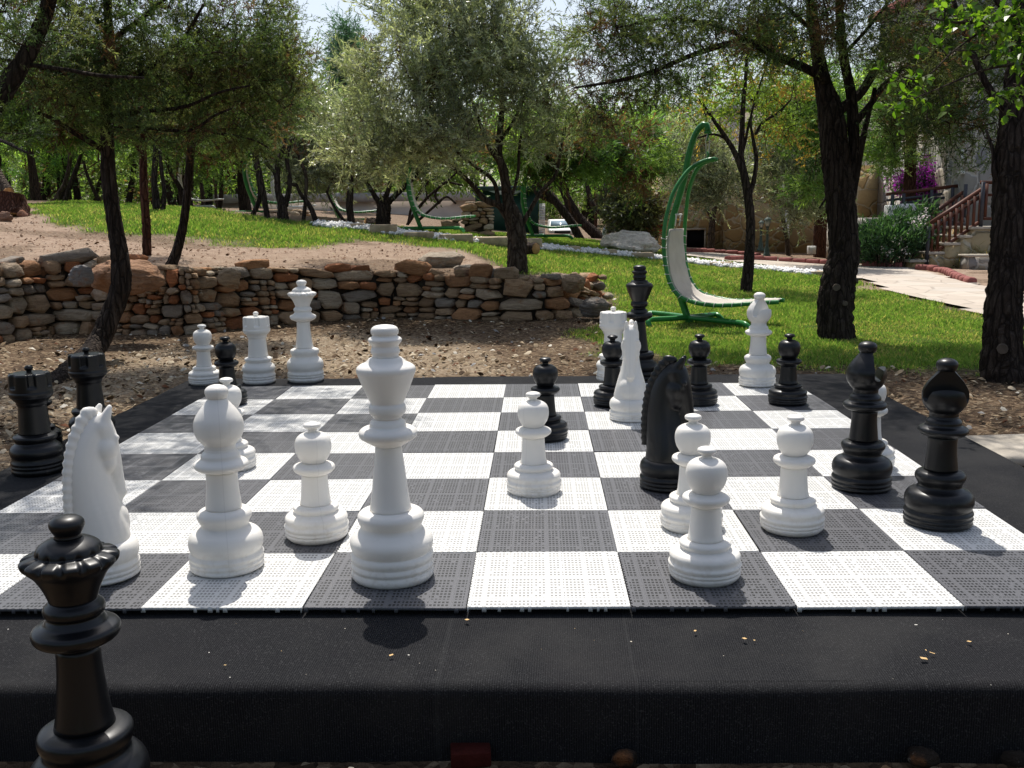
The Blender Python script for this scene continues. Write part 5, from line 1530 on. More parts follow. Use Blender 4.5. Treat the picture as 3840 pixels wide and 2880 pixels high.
# --- woodland mass further away (reads as one mass)
def woodland():
    rg = np.random.default_rng(77)
    tw_all = MB(); VV = []; FF = []; TT = []; n0 = 0
    spots = []
    clear = lambda a, d: (d < 33 and -.03 < a < .36) or (d < 40 and -.30 < a < .0)   # the buildings and the van stand there
    for a in np.linspace(-.62, .66, 46):
        for dist in (27, 36, 47):
            if rg.random() < (.55 if dist == 27 else .30): continue
            aa = a + rg.normal() * .012; dd = dist + rg.uniform(-3, 3)
            if clear(aa, dd): continue
            x = CAM[0] + dd * sin(aa + .026); y = CAM[1] + dd * cos(aa + .026); spots.append((x, y, dd, aa))
    for x, y, dd, aa in spots:
        g = tz(x, y); h = rg.uniform(3.6, 6.2) * (1.2 if dd > 40 else 1)
        if -.24 < aa < -.13: h *= .5          # the gap where the sky comes down
        r = rg.uniform(1.3, 2.3)
        lean = rg.normal(size=2) * .5
        P = np.array([(x, y, g - .2), (x + lean[0] * .5, y + lean[1] * .4, g + h * .35), (x + lean[0], y + lean[1], g + h * .85)])
        tw_all.tube(smooth_path(P, 8), np.linspace(.15, .04, 8), 7, cap=False, rough=.08, seed=int(rg.integers(999)))
        if rg.random() < .7:
            for q in range(2):
                xx, yy = x + rg.normal() * 1.4, y + rg.normal() * .8; P2 = np.array([(xx, yy, tz(xx, yy) - .1), (xx + rg.normal() * .3, yy, g + h * .3), (xx + rg.normal() * .7, yy, g + h * .7)])
                tw_all.tube(smooth_path(P2, 7), np.linspace(.07, .03, 7), 6, cap=False)
        bl = [((x + lean[0], y + lean[1], g + h * .72), (r, r, h * .26)), ((x + rg.normal() * .8, y, g + h * .50), (r * 1.1, r, h * .20)), ((x + rg.normal() * .8, y + rg.normal() * .5, g + h * .30), (r * .9, r * .8, h * .16), 1.2)][:3 if rg.random() < .45 else 2]
        kind = 'bg' if rg.random() < .5 else 'bgpine'
        lp = smooth_path(P, 10)[3:]
        tw, V, F, T = grow(bl, int(62 if dd < 40 else 44), lp, kind, rg, scale=1.8 if dd < 40 else 2.5, twig_r=.014, dens=.75, bare=.04, dead=.04, shade=rg.uniform(.8, 1.7))
        for v, f in zip(tw.V, tw.F[:0]): pass
        tw_all.add(np.concatenate(tw.V), tw.F)
        VV.append(V); FF.append(F + n0); TT.append(T); n0 += len(V)
    # low scrub closing the view under the crowns
    for k in range(70):
        aa = rg.uniform(-.62, .64); dd = rg.uniform(38, 52)
        x = CAM[0] + dd * sin(aa + .026); y = CAM[1] + dd * cos(aa + .026); g = tz(x, y)
        tw, V, F, T = grow([((x, y, g + .8), (1.6, 1.2, .9))], 26, np.array([[x, y, g], [x, y, g + .5]]), 'bg', rg, scale=2.4, twig_r=.012, dens=.7, shade=rg.uniform(.6, 1.3))
        tw_all.add(np.concatenate(tw.V), tw.F); VV.append(V); FF.append(F + n0); TT.append(T); n0 += len(V)
    o = build('distant_woodland', np.concatenate(VV), np.concatenate(FF), MAT['bg'], smooth=False, tint=np.concatenate(TT)); tag(o, 'far off wood closing the horizon behind the garden', kind='stuff')
    o2 = tw_all.build('distant_woodland_trunks', MAT['bark']); tag(o2, 'stems and branches of the far off wood', kind='stuff')
    # undergrowth, unseen, added behind the photographer to keep the front of the platform dark
    VV = []; FF = []; TT = []; n0 = 0
    for k in range(34):
        a = rg.uniform(2.0, 4.28) if k % 2 else rg.uniform(1.75, 4.5); dd = rg.uniform(6.0, 9.0)
        x = CAM[0] + dd * sin(a); y = CAM[1] + dd * cos(a)
        h = rg.uniform(1.4, 2.2)
        tw, V, F, T = grow([((x, y, GZ + h * .5), (.9, .8, h * .55))], 70, np.array([[x, y, GZ], [x, y, GZ + h * .6]]), 'bg', rg, scale=1.6, twig_r=.01, dens=.8)
        VV.append(V); FF.append(F + n0); TT.append(T); n0 += len(V)
    o = build('sky_blocking_shrubs', np.concatenate(VV), np.concatenate(FF), MAT['bg'], smooth=False, tint=np.concatenate(TT)); tag(o, 'unseen shrubs added behind the camera to block sky light', kind='stuff')


woodland()
# ------------------------------------------------------------------ hammock chairs
HC, HD = ground_hit(1486, 700)
HS = HD / (1.951 * FOC)
HTH = math.asin(.45)
_tn = (1486 - 1106) * KD / FOC      # the line of sight to the chair runs this much off the camera axis
HKX, HKW = cos(HTH) + _tn * sin(HTH), sin(HTH) - _tn * cos(HTH)


def hpt(x, y, w=0.0):
    """survey enlargement -> local (u, w, z) of the chair, base centre at origin"""
    X = (x - 545) * HS; Z = (1483 - y) * HS
    return np.array([(X - w * HKW) / HKX, w, Z])


def chair_meshes():
    parts = {}
    mast = [hpt(*q) for q in [(560, 1478), (535, 1420), (506, 1340), (470, 1240), (432, 1120), (406, 1000), (400, 900), (408, 800), (428, 700), (458, 600), (486, 500), (507, 420), (524, 310), (548, 210), (578, 130), (608, 88), (636, 70), (655, 82), (661, 105), (662, 128)]]
    P = smooth_path(np.array(mast), 60); R = np.interp(np.linspace(0, 1, 60), [0, .25, .6, 1], [.033, .031, .030, .027])
    parts['mast'] = ('green', [tube(P, R, 16)])
    cap = tube(np.array([hpt(662, 122), hpt(662, 128), hpt(662, 136)]), [.036, .037, .030], 16)
    parts['mast_cap'] = ('green', [cap])
    legs = []
    for q in ([(545, 1490, 0), (400, 1515, -.02), (290, 1532, -.05), (262, 1545, -.06), (256, 1560, -.06)], [(545, 1490, 0), (720, 1508, -.02), (900, 1530, -.05), (945, 1540, -.05), (958, 1556, -.05)],
              [(545, 1485, 0), (420, 1467, .10), (270, 1452, .22), (250, 1458, .24), (246, 1470, .24)], [(545, 1485, 0), (660, 1462, .10), (750, 1442, .2), (772, 1445, .22), (780, 1462, .22)]):
        L = []
        tot = len(q)
        # legs lie on the ground: use depth offsets instead of height
        for i, (x, y, w) in enumerate(q):
            wv = -(y - 1485) * HS * 5.2 if y > 1485 else (1485 - y) * HS * 6.0
            zz = .060 if i < tot - 2 else (.050 if i == tot - 2 else .0)
            u = ((x - 545) * HS - wv * HKW) / HKX
            L.append((u, wv if i < tot - 1 else L[-1][1] * 1.01, zz))
        legs.append(tube(smooth_path(np.array(L), 26), .024, 12))
    parts['leg'] = ('green', legs)
    W = .30
    near = [(1172, 1300, -W * .34), (1060, 1303, -W * .46), (940, 1314, -W * .6), (820, 1322, -W * .76), (720, 1322, -W * .9), (620, 1310, -W), (540, 1290, -W), (480, 1262, -W), (430, 1205, -W), (396, 1120, -W), (372, 1000, -W), (364, 880, -W), (372, 760, -W * .98), (392, 660, -W * .9), (425, 550, -W * .75), (478, 455, -W * .55), (545, 375, -W * .33), (620, 332, -W * .16), (680, 316, -.045), (716, 313, -.02)]
    off = 0
    def farpt(q):
        k = abs(q[2]) / W
        return hpt(q[0], q[1], q[2]) * np.array([1, -1, 1])
    rails = []
    A = smooth_path(np.array([hpt(*q) for q in near]), 90); B = A * np.array([1, -1, 1])
    Rr = np.full(90, .0185)
    parts['bed_rail'] = ('green', [tube(A, Rr, 12), tube(B, Rr, 12)])
    # canvas between the rails
    n = 62; m = 12
    i0, i1 = 1, 58
    a = A[i0:i1]; b = B[i0:i1]
    ts = np.linspace(0, 1, len(a))
    s = np.linspace(.085, .915, m)
    nar = np.clip((ts - .86) / .14, 0, 1)[:, None] * .10
    S = .5 + (s[None] - .5) * (1 - nar * 2)
    G = a[:, None] * (1 - S[..., None]) + b[:, None] * S[..., None]
    T = np.gradient(a, axis=0); T = unit(T); Nn = np.stack([-T[:, 2], 0 * T[:, 0], T[:, 0]], 1)   # in the u-z plane
    sag = .030 * (1 - (2 * s[None] - 1) ** 2) * (.3 + .7 * np.sin(ts * pi)[:, None])
    wr = np.array([[mnoise.noise(Vector((i * .35, j * .25, 4))) for j in range(m)] for i in range(len(a))]) * .007
    sgn = np.where(Nn[:, 2:3] < 0, 1, 1)
    G = G + Nn[:, None] * (sag + wr - .012)[..., None] * 1.0
    k = len(a)
    V = G.reshape(-1, 3); i = (np.arange(k - 1)[:, None] * m + np.arange(m - 1)[None]).ravel(); F = np.stack([i, i + 1, i + m + 1, i + m], 1)
    V2 = (G - Nn[:, None] * .012).reshape(-1, 3); F2 = F[:, ::-1]
    # rim
    ring = [j for j in range(m)] + [r * m + m - 1 for r in range(1, k)] + [(k - 1) * m + j for j in range(m - 2, -1, -1)] + [r * m for r in range(k - 2, 0, -1)]
    ring = np.array(ring); rn = np.roll(ring, -1); q = k * m
    parts['canvas_bed'] = ('canvas', [(np.vstack([V, V2]), [F, F2 + q, np.stack([rn, ring, ring + q, rn + q], 1)])])
    # lacing cord round the rails
    lc = []
    for rail, col_ in ((A, 0), (B, m - 1)):
        pts = []
        for j in range(3, 56, 3):
            c = rail[j]; e = G[j - i0, col_]
            t = unit(np.gradient(rail, axis=0)[j]); out = unit(c - e); nn = np.cross(t, out)
            ang = np.linspace(.5, 2 * pi - .5, 9)
            pts += [e] + [c + (-out * cos(x) + nn * sin(x)) * .0215 + t * (x - pi) * .004 for x in ang] + [e + t * .012]
        lc.append(tube(np.array(pts), .0036, 5))
    parts['lacing'] = ('rope', lc)
    # headrest handle
    hp = [A[58] * .6 + B[58] * .4, A[62] * .62 + B[62] * .38, A[62] * .38 + B[62] * .62, A[58] * .4 + B[58] * .6]
    hh = MB(); off_ = np.array([.02, 0, .0])
    c = [p + off_ for p in hp]
    for p, q_ in ((c[0], c[1]), (c[1], c[2]), (c[2], c[3])): hh.tube(np.array([p, (p + q_) / 2, q_]), .006, 8)
    hh.tube(np.array([c[1] * 1.15 - c[2] * .15, c[2] * 1.15 - c[1] * .15]), .007, 8)
    parts['headrest_bar'] = ('rope', [(np.concatenate(hh.V), hh.F)])
    # hanger: hook, spring cords
    tipm = hpt(662, 136); top = (A[-4] + B[-4]) / 2
    tipj = np.array([tipm[0], 0, hpt(655, 300)[2]])
    hg = [tube(np.array([tipm + [0, s_ * .012, 0], tipm + [s_ * .012, s_ * .02, -.06], tipj + [s_ * .012, 0, .04], tipj]), .0035, 6) for s_ in (-1, 1)]
    parts['hanging_cord'] = ('rope', hg)
    parts['hook'] = ('green', [tube(np.array([tipm + [0, 0, .0], tipm + [.006, 0, -.02], tipm + [-.006, 0, -.045], tipm + [0, 0, -.06]]), .007, 8), tube(np.array([tipj + [0, 0, .05], tipj + [.01, 0, .02], tipj + [-.004, 0, -.005], tipj + [0, 0, -.02]]), .008, 8)])
    return parts


CH = chair_meshes()
CHD = {}


def hammock(loc, label, rz=0.0, scale=1.0, white=False):
    root = empty('hammock_chair', loc, label, 'hammock chair', 'hanging hammock chairs')
    for nm, (mat, pieces) in CH.items():
        mm = 'whitepaint' if (white and mat == 'green') else mat
        multi = nm in ('leg', 'bed_rail', 'lacing', 'hanging_cord', 'hook')
        groups = [[p] for p in pieces] if multi else [pieces]
        for gi, g in enumerate(groups):
            key = (nm, gi, mm)
            if key not in CHD:
                mb = MB()
                for V, F in g: mb.add(V, F)
                o = mb.build(nm, MAT[mm], None, smooth=True); CHD[key] = o.data
            else:
                o = bpy.data.objects.new(nm, CHD[key]); col.objects.link(o)
            o.parent = root
    root.rotation_euler = (0, 0, rz); root.scale = (scale,) * 3
    return root


cam_yaw = math.atan2(RT[1], RT[0])
hammock(HC, 'green hammock chair with laced beige canvas bed on the lawn, nearest and complete', cam_yaw - HTH)
def far_hammock(x, y, d, label, rz, scale=1.0, white=False):
    p = at(x, y, d); g = tz(p[0], p[1])
    return hammock((p[0], p[1], min(g, p[2] + .25) if False else g), label, rz, scale, white)
far_hammock(910, 496, 14.6, 'green hammock chair in front of the stone stack, bed reaching over it', cam_yaw + .03, .95)
far_hammock(735, 492, 19.5, 'green hammock chair half hidden between dark stems before the pale building', cam_yaw + .08, 1.0)
far_hammock(558, 476, 19, 'green hammock chair whose tall arc rises behind a leaning trunk', cam_yaw + .35, 1.12)
far_hammock(1152, 506, 17.5, 'green hammock chair partly behind the forked olive trunk before the dark kiosk', cam_yaw + .0, 1.0)
far_hammock(608, 478, 24, 'white hammock chair far behind the tall green arc', cam_yaw + .2, 1.0, True)
far_hammock(408, 452, 26, 'white hammock chair at the far left end of the lawn', cam_yaw + .2, 1.05, True)

# ------------------------------------------------------------------ pebble path with slabs
PEB_D = [(690, 490), (765, 493), (830, 502), (905, 512), (985, 520), (1055, 527), (1150, 535), (1227, 542), (1304, 549), (1380, 556), (1480, 567), (1560, 576), (1640, 583), (1700, 588), (1765, 595)]
PEB = resample(smooth_path(np.c_[gpoly(PEB_D), np.zeros(len(PEB_D))], 90)[:, :2], .04)


def make_pebbles():
    rg = np.random.default_rng(9)
    ico = bmesh.new(); bmesh.ops.create_icosphere(ico, subdivisions=1, radius=1); IV = np.array([v.co[:] for v in ico.verts]); IF = np.array([[v.index for v in f.verts] for f in ico.faces]); ico.free()
    t = np.gradient(PEB, axis=0); t /= np.linalg.norm(t, axis=1)[:, None]; nn = np.stack([-t[:, 1], t[:, 0]], 1)
    n = 6500
    i = rg.integers(len(PEB), size=n); w = rg.normal(0, .12, n).clip(-.25, .25)
    P = PEB[i] + nn[i] * w[:, None] + rg.normal(size=(n, 2)) * .02
    Z = terrain(P[:, 0], P[:, 1])
    s = rg.uniform(.018, .040, n)
    V = IV[None] * (1 + rg.normal(0, .13, (n, 12, 1))) * (s[:, None] * rg.uniform(.6, 1.2, (n, 3)))[:, None, :]
    V = V + np.stack([P[:, 0], P[:, 1], Z + s * .45 + rg.uniform(0, .03, n)], 1)[:, None]
    F = (np.arange(n) * 12)[:, None, None] + IF[None]
    o = build('white_pebbles', V.reshape(-1, 3), F.reshape(-1, 3), MAT['pebble'], smooth=False)
    tag(o, 'strip of white pebbles crossing the lawn', kind='stuff')


make_pebbles()


def slab(x, y, w, d, label, h=.05, rz=0.0, mat='slab', z=0.0):
    p, dd = ground_hit(x, y)
    V, F = hull([(sx * w / 2 * (1 - .05 * (i % 2)), sy * d / 2 * (1 - .06 * ((i + 1) % 3)), sz) for i, (sx, sy, sz) in enumerate([(a, b, c) for a in (-1, 1) for b in (-1, 1) for c in (-.05, h)])] + [(0, -d * .53, h * .95), (w * .2, d * .52, h)], .006)
    V = V @ np.array([[cos(rz), sin(rz), 0], [-sin(rz), cos(rz), 0], [0, 0, 1]]) + np.array([p[0], p[1], p[2] + .02 + z])
    o = build('stepping_slab', V, F, MAT[mat], smooth=False)
    return tag(o, label, 'stepping slab', 'slabs along the white pebble path', 'thing')


slab(765, 494, .30, .28, 'first dark slab at the far left end of the pebble path', .05, .1)
slab(829, 504, .38, .30, 'thick dark edged slab in front of the pollarded trunk', .10, .1)
slab(905, 514, .42, .32, 'tilted pale slab below the stone stack', .06, .15)
slab(985, 522, .48, .36, 'large wedge shaped slab left of the widest pale slab', .08, .1)
slab(1055, 529, .58, .40, 'widest pale slab just left of the forked olive trunk', .09, .08)
slab(1148, 536, .28, .30, 'short dark slab touching the right of the olive trunk', .12, .2)
slab(1227, 542, .36, .30, 'thin slab between olive trunk and leaning trunks', .05, .1)
slab(1304, 549, .40, .30, 'flat tan slab just left below the pale boulder', .05, .05)
slab(1380, 557, .46, .34, 'flat tan slab below the pale boulder beside the hammock rail', .06, 0)
slab(1556, 576, .38, .28, 'tan slab seen right through the hammock chair', .05, -.05)
slab(1765, 594, .50, .34, 'last slab where the pebble path meets the paving', .04, -.05)
pz = onz(2190, 985, GZ)
V, F = hull([(-.20, -.2, 0), (.5, -.28, 0), (.55, .25, 0), (-.16, .17, 0), (-.20, -.2, .05), (.5, -.28, .05), (.55, .25, .05), (-.16, .17, .05)], .012)
o = build('flagstone', V + np.array([pz[0], pz[1], GZ]), F, MAT['step'], smooth=False)
tag(o, 'pale flagstone lying on the ground beside the right carpet edge', 'flagstone', kind='thing')

# ------------------------------------------------------------------ kerbs
def kerb(pts, label, w=.12, h=.085, seg=.26):
    G = np.array([ground_hit(x, y)[0][:2] for x, y in pts])
    C = smooth_path(np.c_[G, np.zeros(len(G))], 60)[:, :2]
    S = resample(C, .02); mb = MB(); k = int(seg / .02); rg = np.random.default_rng(len(pts))
    for i in range(0, len(S) - k // 2, k):
        a, b = S[i], S[min(i + k - 1, len(S) - 1)]
        if np.linalg.norm(b - a) < .08: continue
        t = unit(b - a); n = np.array([-t[1], t[0]]); z = tz(*((a + b) / 2)) - .02; hh = h + .02 + rg.normal(0, .005)
        pts_ = []
        for e in (a + t * .004, b - t * .004):
            for o_, zz in ((-.5, 0), (.5, 0), (-.5, hh * .75), (.5, hh * .75), (-.28, hh), (.28, hh)): q = e + n * w * o_; pts_.append((q[0], q[1], z + zz))
        V, F = hull(pts_, .008); mb.add(V, F)
    o = mb.build('kerb', MAT['curb'], smooth=False)
    return tag(o, label, 'kerb', 'red painted kerbs', 'thing')


kerb([(1481, 545), (1540, 547), (1600, 551), (1640, 555)], 'long thin red kerb at the foot of the yellow wall')
kerb([(1571, 563), (1620, 562), (1660, 564), (1720, 568), (1790, 573)], 'red kerb of the bed around the two lamp posts')
kerb([(1863, 576), (1905, 577), (1950, 578)], 'straight red kerb under the flowering oleander')
kerb([(1980, 583), (2010, 585), (2040, 590), (2062, 600), (2085, 609), (2105, 614)], 'curved red kerb below the stone steps')

# ------------------------------------------------------------------ yellow stone building behind
def wallbox(mb, x0, x1, ytop, d, d2, zb=None, ybot=None, t=None):
    a = at(x0, 500, d); b = at(x1, 500, d); zt = at((x0 + x1) / 2, ytop, d)[2]
    z0 = zb if zb is not None else min(tz(a[0], a[1]), tz(b[0], b[1])) - .1
    back = FW.copy(); back[2] = 0; back = unit(back) * (d2 - d)
    V = np.array([[a[0], a[1], z0], [b[0], b[1], z0], [b[0] + back[0], b[1] + back[1], z0], [a[0] + back[0], a[1] + back[1], z0]])
    V = np.vstack([V, V + np.array([0, 0, zt - z0])])
    mb.add(V, np.array([[0, 3, 2, 1], [4, 5, 6, 7], [0, 1, 5, 4], [1, 2, 6, 5], [2, 3, 7, 6], [3, 0, 4, 7]]), t); return V


yb = empty('stone_building', (*at(1650, 548, 23.5)[:2], GZ), 'yellow stone building with a dark low hatch behind the lamp posts', 'building')
mb = MB(); wallbox(mb, 1572, 1900, 360, 23.0, 27); w1 = mb.build('wall', MAT['masonry'], yb, smooth=False)
mb = MB(); wallbox(mb, 1430, 1571.6, 380, 23.5, 27); mb.build('wall', MAT['masonry'], yb, smooth=False)
mb = MB(); wallbox(mb, 1560, 1950, 235, 27.2, 30); mb.build('upper_storey', MAT['plaster'], yb, smooth=False)
mb = MB(); wallbox(mb, 1550, 1960, 230, 27.0, 30.2, zb=at(1700, 242, 27)[2]); mb.build('roof_edge', MAT['greyroof'], yb, smooth=False)
mb = MB(); wallbox(mb, 1484, 1522, 497, 23.44, 23.52, zb=at(1500, 540, 23.44)[2]); mb.build('hatch', MAT['dark'], yb, smooth=False)
mb = MB()
for x0, x1, y0, y1 in ((1481, 1484, 494, 540), (1522, 1525, 494, 540), (1481, 1525, 493, 497)):
    wallbox(mb, x0, x1, y0, 23.40 if y0 != 493 else 23.38, 23.52, zb=at(x0, y1, 23.4)[2])
mb.build('hatch_frame', MAT['step'], yb, smooth=False)
mb = MB(); p0, p1 = at(1700.5, 455, 22.9), at(1700.5, 545, 22.9); mb.tube(np.array([p0, (p0 + p1) / 2, p1]), .05, 10); mb.build('drain_pipe', MAT['whitepaint'], yb)
ub = at(1753, 540, 20.5); root = empty('utility_box', (ub[0], ub[1], tz(ub[0], ub[1])), 'small white utility box against the yellow wall beside the red barked trunk', 'utility box')
m = mpp(20.5); mb = MB(); mb.box((ub[0], ub[1], at(1753, 540, 20.5)[2]), (16 * m, .14, 17 * m)); mb.build('body', MAT['whitepaint'], root, smooth=False, bevel=.01)
mb = MB(); mb.box((ub[0], ub[1] - .075, at(1753, 540, 20.5)[2]), (13.5 * m, .012, 14.5 * m)); mb.build('door', MAT['whitepaint'], root, smooth=False)

# ------------------------------------------------------------------ house with steps at right
D0 = 17.0
ax_r = RT.copy(); ax_r[2] = 0; ax_r = unit(ax_r); ax_f = FW.copy(); ax_f[2] = 0; ax_f = unit(ax_f)
hb = empty('stone_house', (*at(2150, 560, 18.6)[:2], GZ), 'grey stone house with white window frames above the steps at right', 'house')
A_, B_, C_ = at(2039, 500, 19.4), at(2077, 500, 18.5), at(2480, 500, 18.5)
zt = GZ + 5.2
foot = [A_[:2], B_[:2], C_[:2], C_[:2] + ax_f[:2] * 4, A_[:2] + ax_f[:2] * 4]
V = np.array([[p[0], p[1], GZ - .1] for p in foot] + [[p[0], p[1], zt] for p in foot]); n5 = 5
F = [[i, (i + 1) % 5, (i + 1) % 5 + 5, i + 5] for i in range(5)] + [[5, 6, 7, 8, 9]]
build('wall', V, F, MAT['masonry_grey'], hb, smooth=False)
V2 = np.array([[p[0], p[1], zt] for p in foot]); ctr = V2.mean(0); Vr = np.vstack([ctr + (V2 - ctr) * 1.12 + [0, 0, .003], ctr + (V2 - ctr) * 1.12 + [0, 0, .16]])
build('roof', Vr, F + [[4, 3, 2, 1, 0]], MAT['curb'], hb, smooth=False)
def window(x0, x1, y0, y1, d):
    a = at(x0, y0, d); b = at(x1, y1, d); c = (a + b) / 2; w = abs((b - a) @ ax_r); h = a[2] - b[2]; rz = math.atan2(ax_r[1], ax_r[0])
    mb = MB()
    for sx in (-1, 1): mb.box(c + ax_r * sx * (w / 2), (.07, .10, h + .07), rz)
    for sz in (-1, 1): mb.box(c + np.array([0, 0, sz * h / 2]), (w - .07, .095, .07), rz)
    mb.box(c, (.04, .06, h - .07), rz)
    f = mb.build('window', MAT['whitepaint'], hb, smooth=False)
    mb = MB(); mb.box(c + ax_f * .03, (w - .06, .02, h - .06), rz); mb.build('pane', MAT['glass'], f, smooth=False)
    mb = MB(); mb.box(c - ax_f * .07 + np.array([0, 0, -h / 2 - .06]), (w + .2, .16, .05), rz); mb.build('sill', MAT['whitepaint'], f, smooth=False)
window(2081, 2103, 326, 366, 18.44); window(2146, 2175, 320, 355, 18.44)

st = empty('stone_steps', (*at(2040, 575, D0)[:2], GZ), 'flight of pale stone steps climbing right to the house', 'steps')
rise = [(1969, 561), (2008, 544), (2041, 524), (2074, 508), (2098, 490)]
for i, (x, y) in enumerate(rise):
    x1 = rise[i + 1][0] if i < 4 else 2420
    a = at(x, 540, D0); b = at(x1, 540, D0); z1 = at((x + x1) / 2 if i < 4 else x, y, D0)[2]
    c = (a + b) / 2; w = abs((b - a) @ ax_r); rz = math.atan2(ax_r[1], ax_r[0])
    g = GZ - .1
    mb = MB(); mb.box((c[0] + ax_f[0] * .6, c[1] + ax_f[1] * .6, (z1 - .05 + g) / 2), (w - .006, 1.2, z1 - .05 - g), rz); mb.build('step' if i < 4 else 'landing', MAT['masonry'], st, smooth=False)
    mb = MB(); mb.box((c[0] + ax_f[0] * .6 - ax_r[0] * .02, c[1] + ax_f[1] * .6 - ax_r[1] * .02, z1 - .023), (w + .03, 1.26, .045), rz); mb.build('tread' if i < 4 else 'coping', MAT['step'], st, smooth=False, bevel=.008)
lw = at(2130, 600, 16.6); pl = empty('planter_wall', (lw[0], lw[1], GZ), 'low grey block edging beside the curved red kerb', 'wall')
mb = MB(); mb.box((lw[0] + .1, lw[1], GZ + .09), (.95, .35, .22), cam_yaw); mb.build('blockwork', MAT['masonry_grey'], pl, smooth=False)
mb = MB(); mb.box((lw[0] + .1, lw[1], GZ + .22), (1.0, .40, .035), cam_yaw); mb.build('coping', MAT['step'], pl, smooth=False)


def railing(name, label, d, top, low, posts, nb, extra=(), slats=None):
    root = empty(name, at(posts[0][0], posts[0][2], d), label, 'railing', 'brown railings of the house')
    up = (0, 0, 1)
    def P(x, y): return at(x, y, d)
    for (x, y0, y1) in posts:
        a, b = P(x, y1), P(x, y0); b = np.array([a[0], a[1], b[2]])
        mb = MB(); mb.tube(np.array([a, (a + b) / 2, b]), .035, 8); mb.build('post', MAT['railsteel'], root)
    mb = MB(); mb.bar(P(*top[0]), P(*top[1]), .07, .06); mb.build('handrail', MAT['railwood'], root, smooth=False)
    for q in extra:
        mb = MB(); mb.bar(P(*q[0]), P(*q[1]), .05, .045); mb.build('rail', MAT['railsteel'] if len(q) > 2 else MAT['railwood'], root, smooth=False)
    if low:
        mb = MB(); mb.bar(P(*low[0]), P(*low[1]), .055, .05); mb.build('lower_rail', MAT['railwood'], root, smooth=False)
        for k in range(nb):
            t = (k + .5) / nb
            xt = top[0][0] + (top[1][0] - top[0][0]) * t; yt = top[0][1] + (top[1][1] - top[0][1]) * t
            tl = (xt - low[0][0]) / (low[1][0] - low[0][0]); yl = low[0][1] + (low[1][1] - low[0][1]) * tl
            if not -.02 <= tl <= 1.02: continue
            a, b = P(xt, yl), P(xt, yt); b = np.array([a[0], a[1], b[2] - .02])
            mb = MB(); mb.bar(a, b, .04, .035, up=(0, 1, 0)); mb.build('baluster', MAT['railwood'], root, smooth=False)
    return root


railing('stair_railing', 'nearer sloping brown railing on the stone steps', 17.05, ((1992, 494), (2121, 409)), ((2003, 556), (2118, 478)), [(2001, 488, 578), (2118, 393, 492)], 10, extra=[((2003, 503), (2118, 424))])
railing('stair_railing', 'farther sloping brown railing on the far side of the steps', 18.15, ((1967, 494), (2081, 415)), ((1972, 552), (2081, 476)), [(1966, 490, 572), (2082, 398, 470)], 9)
railing('landing_railing', 'level brown railing on the landing behind the right edge trunk', 17.05, ((2119, 394), (2320, 396)), ((2119, 472), (2320, 474)), [(2230, 394, 492)], 12, extra=[((2119, 421), (2320, 422))])
railing('terrace_railing', 'dark horizontal bar railing on the terrace before the bougainvillea', 18.7, ((1915, 420), (2082, 400)), None, [(1926, 420, 466), (1950, 418, 466), (2010, 410, 462), (2055, 405, 460)], 0,
        extra=[((1916, 433), (2035, 419), 1), ((1945, 440), (2040, 427), 1)] + [((1946 + k * 5, 441), (1946.2 + k * 5, 469), 1) for k in range(17)])
tp_ = at(1990, 470, 19.2); te = empty('terrace', (tp_[0], tp_[1], GZ), 'raised terrace with pale pillars behind the oleander', 'terrace')
mb = MB(); mb.box((tp_[0], tp_[1] + .3, (tp_[2] + GZ) / 2), (3.0, 1.4, tp_[2] - GZ), cam_yaw); mb.build('base', MAT['masonry_grey'], te, smooth=False)
for x, ya in ((1930, 443), (1960, 440)):
    q = at(x, ya, 18.6); mb = MB(); mb.box((q[0], q[1], (q[2] + GZ) / 2), (.27, .27, q[2] - GZ), cam_yaw); mb.build('pillar', MAT['whitepaint'], te, smooth=False, bevel=.03)

# ------------------------------------------------------------------ garden lamps
def lamp(x, ytop, ybase, label, d=None, post=True):
    if d is None: p, d = ground_hit(x, ybase)
    else: p = at(x, ybase, d)
    m = mpp(d); H = (ybase - ytop) * m; b = np.array(p)
    root = empty('garden_lamp', b, label, 'lamp', 'lantern topped garden lamps')
    hl = min(.42, .30 * H) if post else H; s = hl / .42
    if post:
        V, F = lathe([(.085, 0), (.085, .04), (.06, .07), (.05, .18), (.034, .22), (.028, .5 * H), (.034, .5 * H + .02), (.024, .5 * H + .05), (.022, H - hl - .03), (.04, H - hl)], 14)
        o = build('pole', V + b, F, MAT['lampmetal'], root); set_sharp(o.data, radians(40))
    z = H - hl
    V, F = lathe([(.05 * s, z), (.07 * s, z + .03 * s), (.06 * s, z + .05 * s)], 6); build('cup', V + b, F, MAT['lampmetal'], root, smooth=False)
    V, F = lathe([(.062 * s, z + .05 * s), (.10 * s, z + .25 * s)], 6, mod=None); V = V * np.array([1, 1, 1]); build('glass', V + b, F, MAT['frost'], root, smooth=False)
    V, F = lathe([(.135 * s, z + .25 * s), (.13 * s, z + .265 * s), (.06 * s, z + .34 * s), (.03 * s, z + .36 * s), (.012 * s, z + .38 * s), (.018 * s, z + .40 * s), (.004, z + .42 * s)], 6); build('hood', V + b, F, MAT['lampmetal'], root, smooth=False)
    mb = MB()
    for k in range(6):
        a = k * pi / 3; mb.tube(np.array([[.066 * s * cos(a), .066 * s * sin(a), z + .05 * s], [.105 * s * cos(a), .105 * s * sin(a), z + .25 * s]]) + b, .007 * s, 4)
    mb.build('cage', MAT['lampmetal'], root, smooth=False)


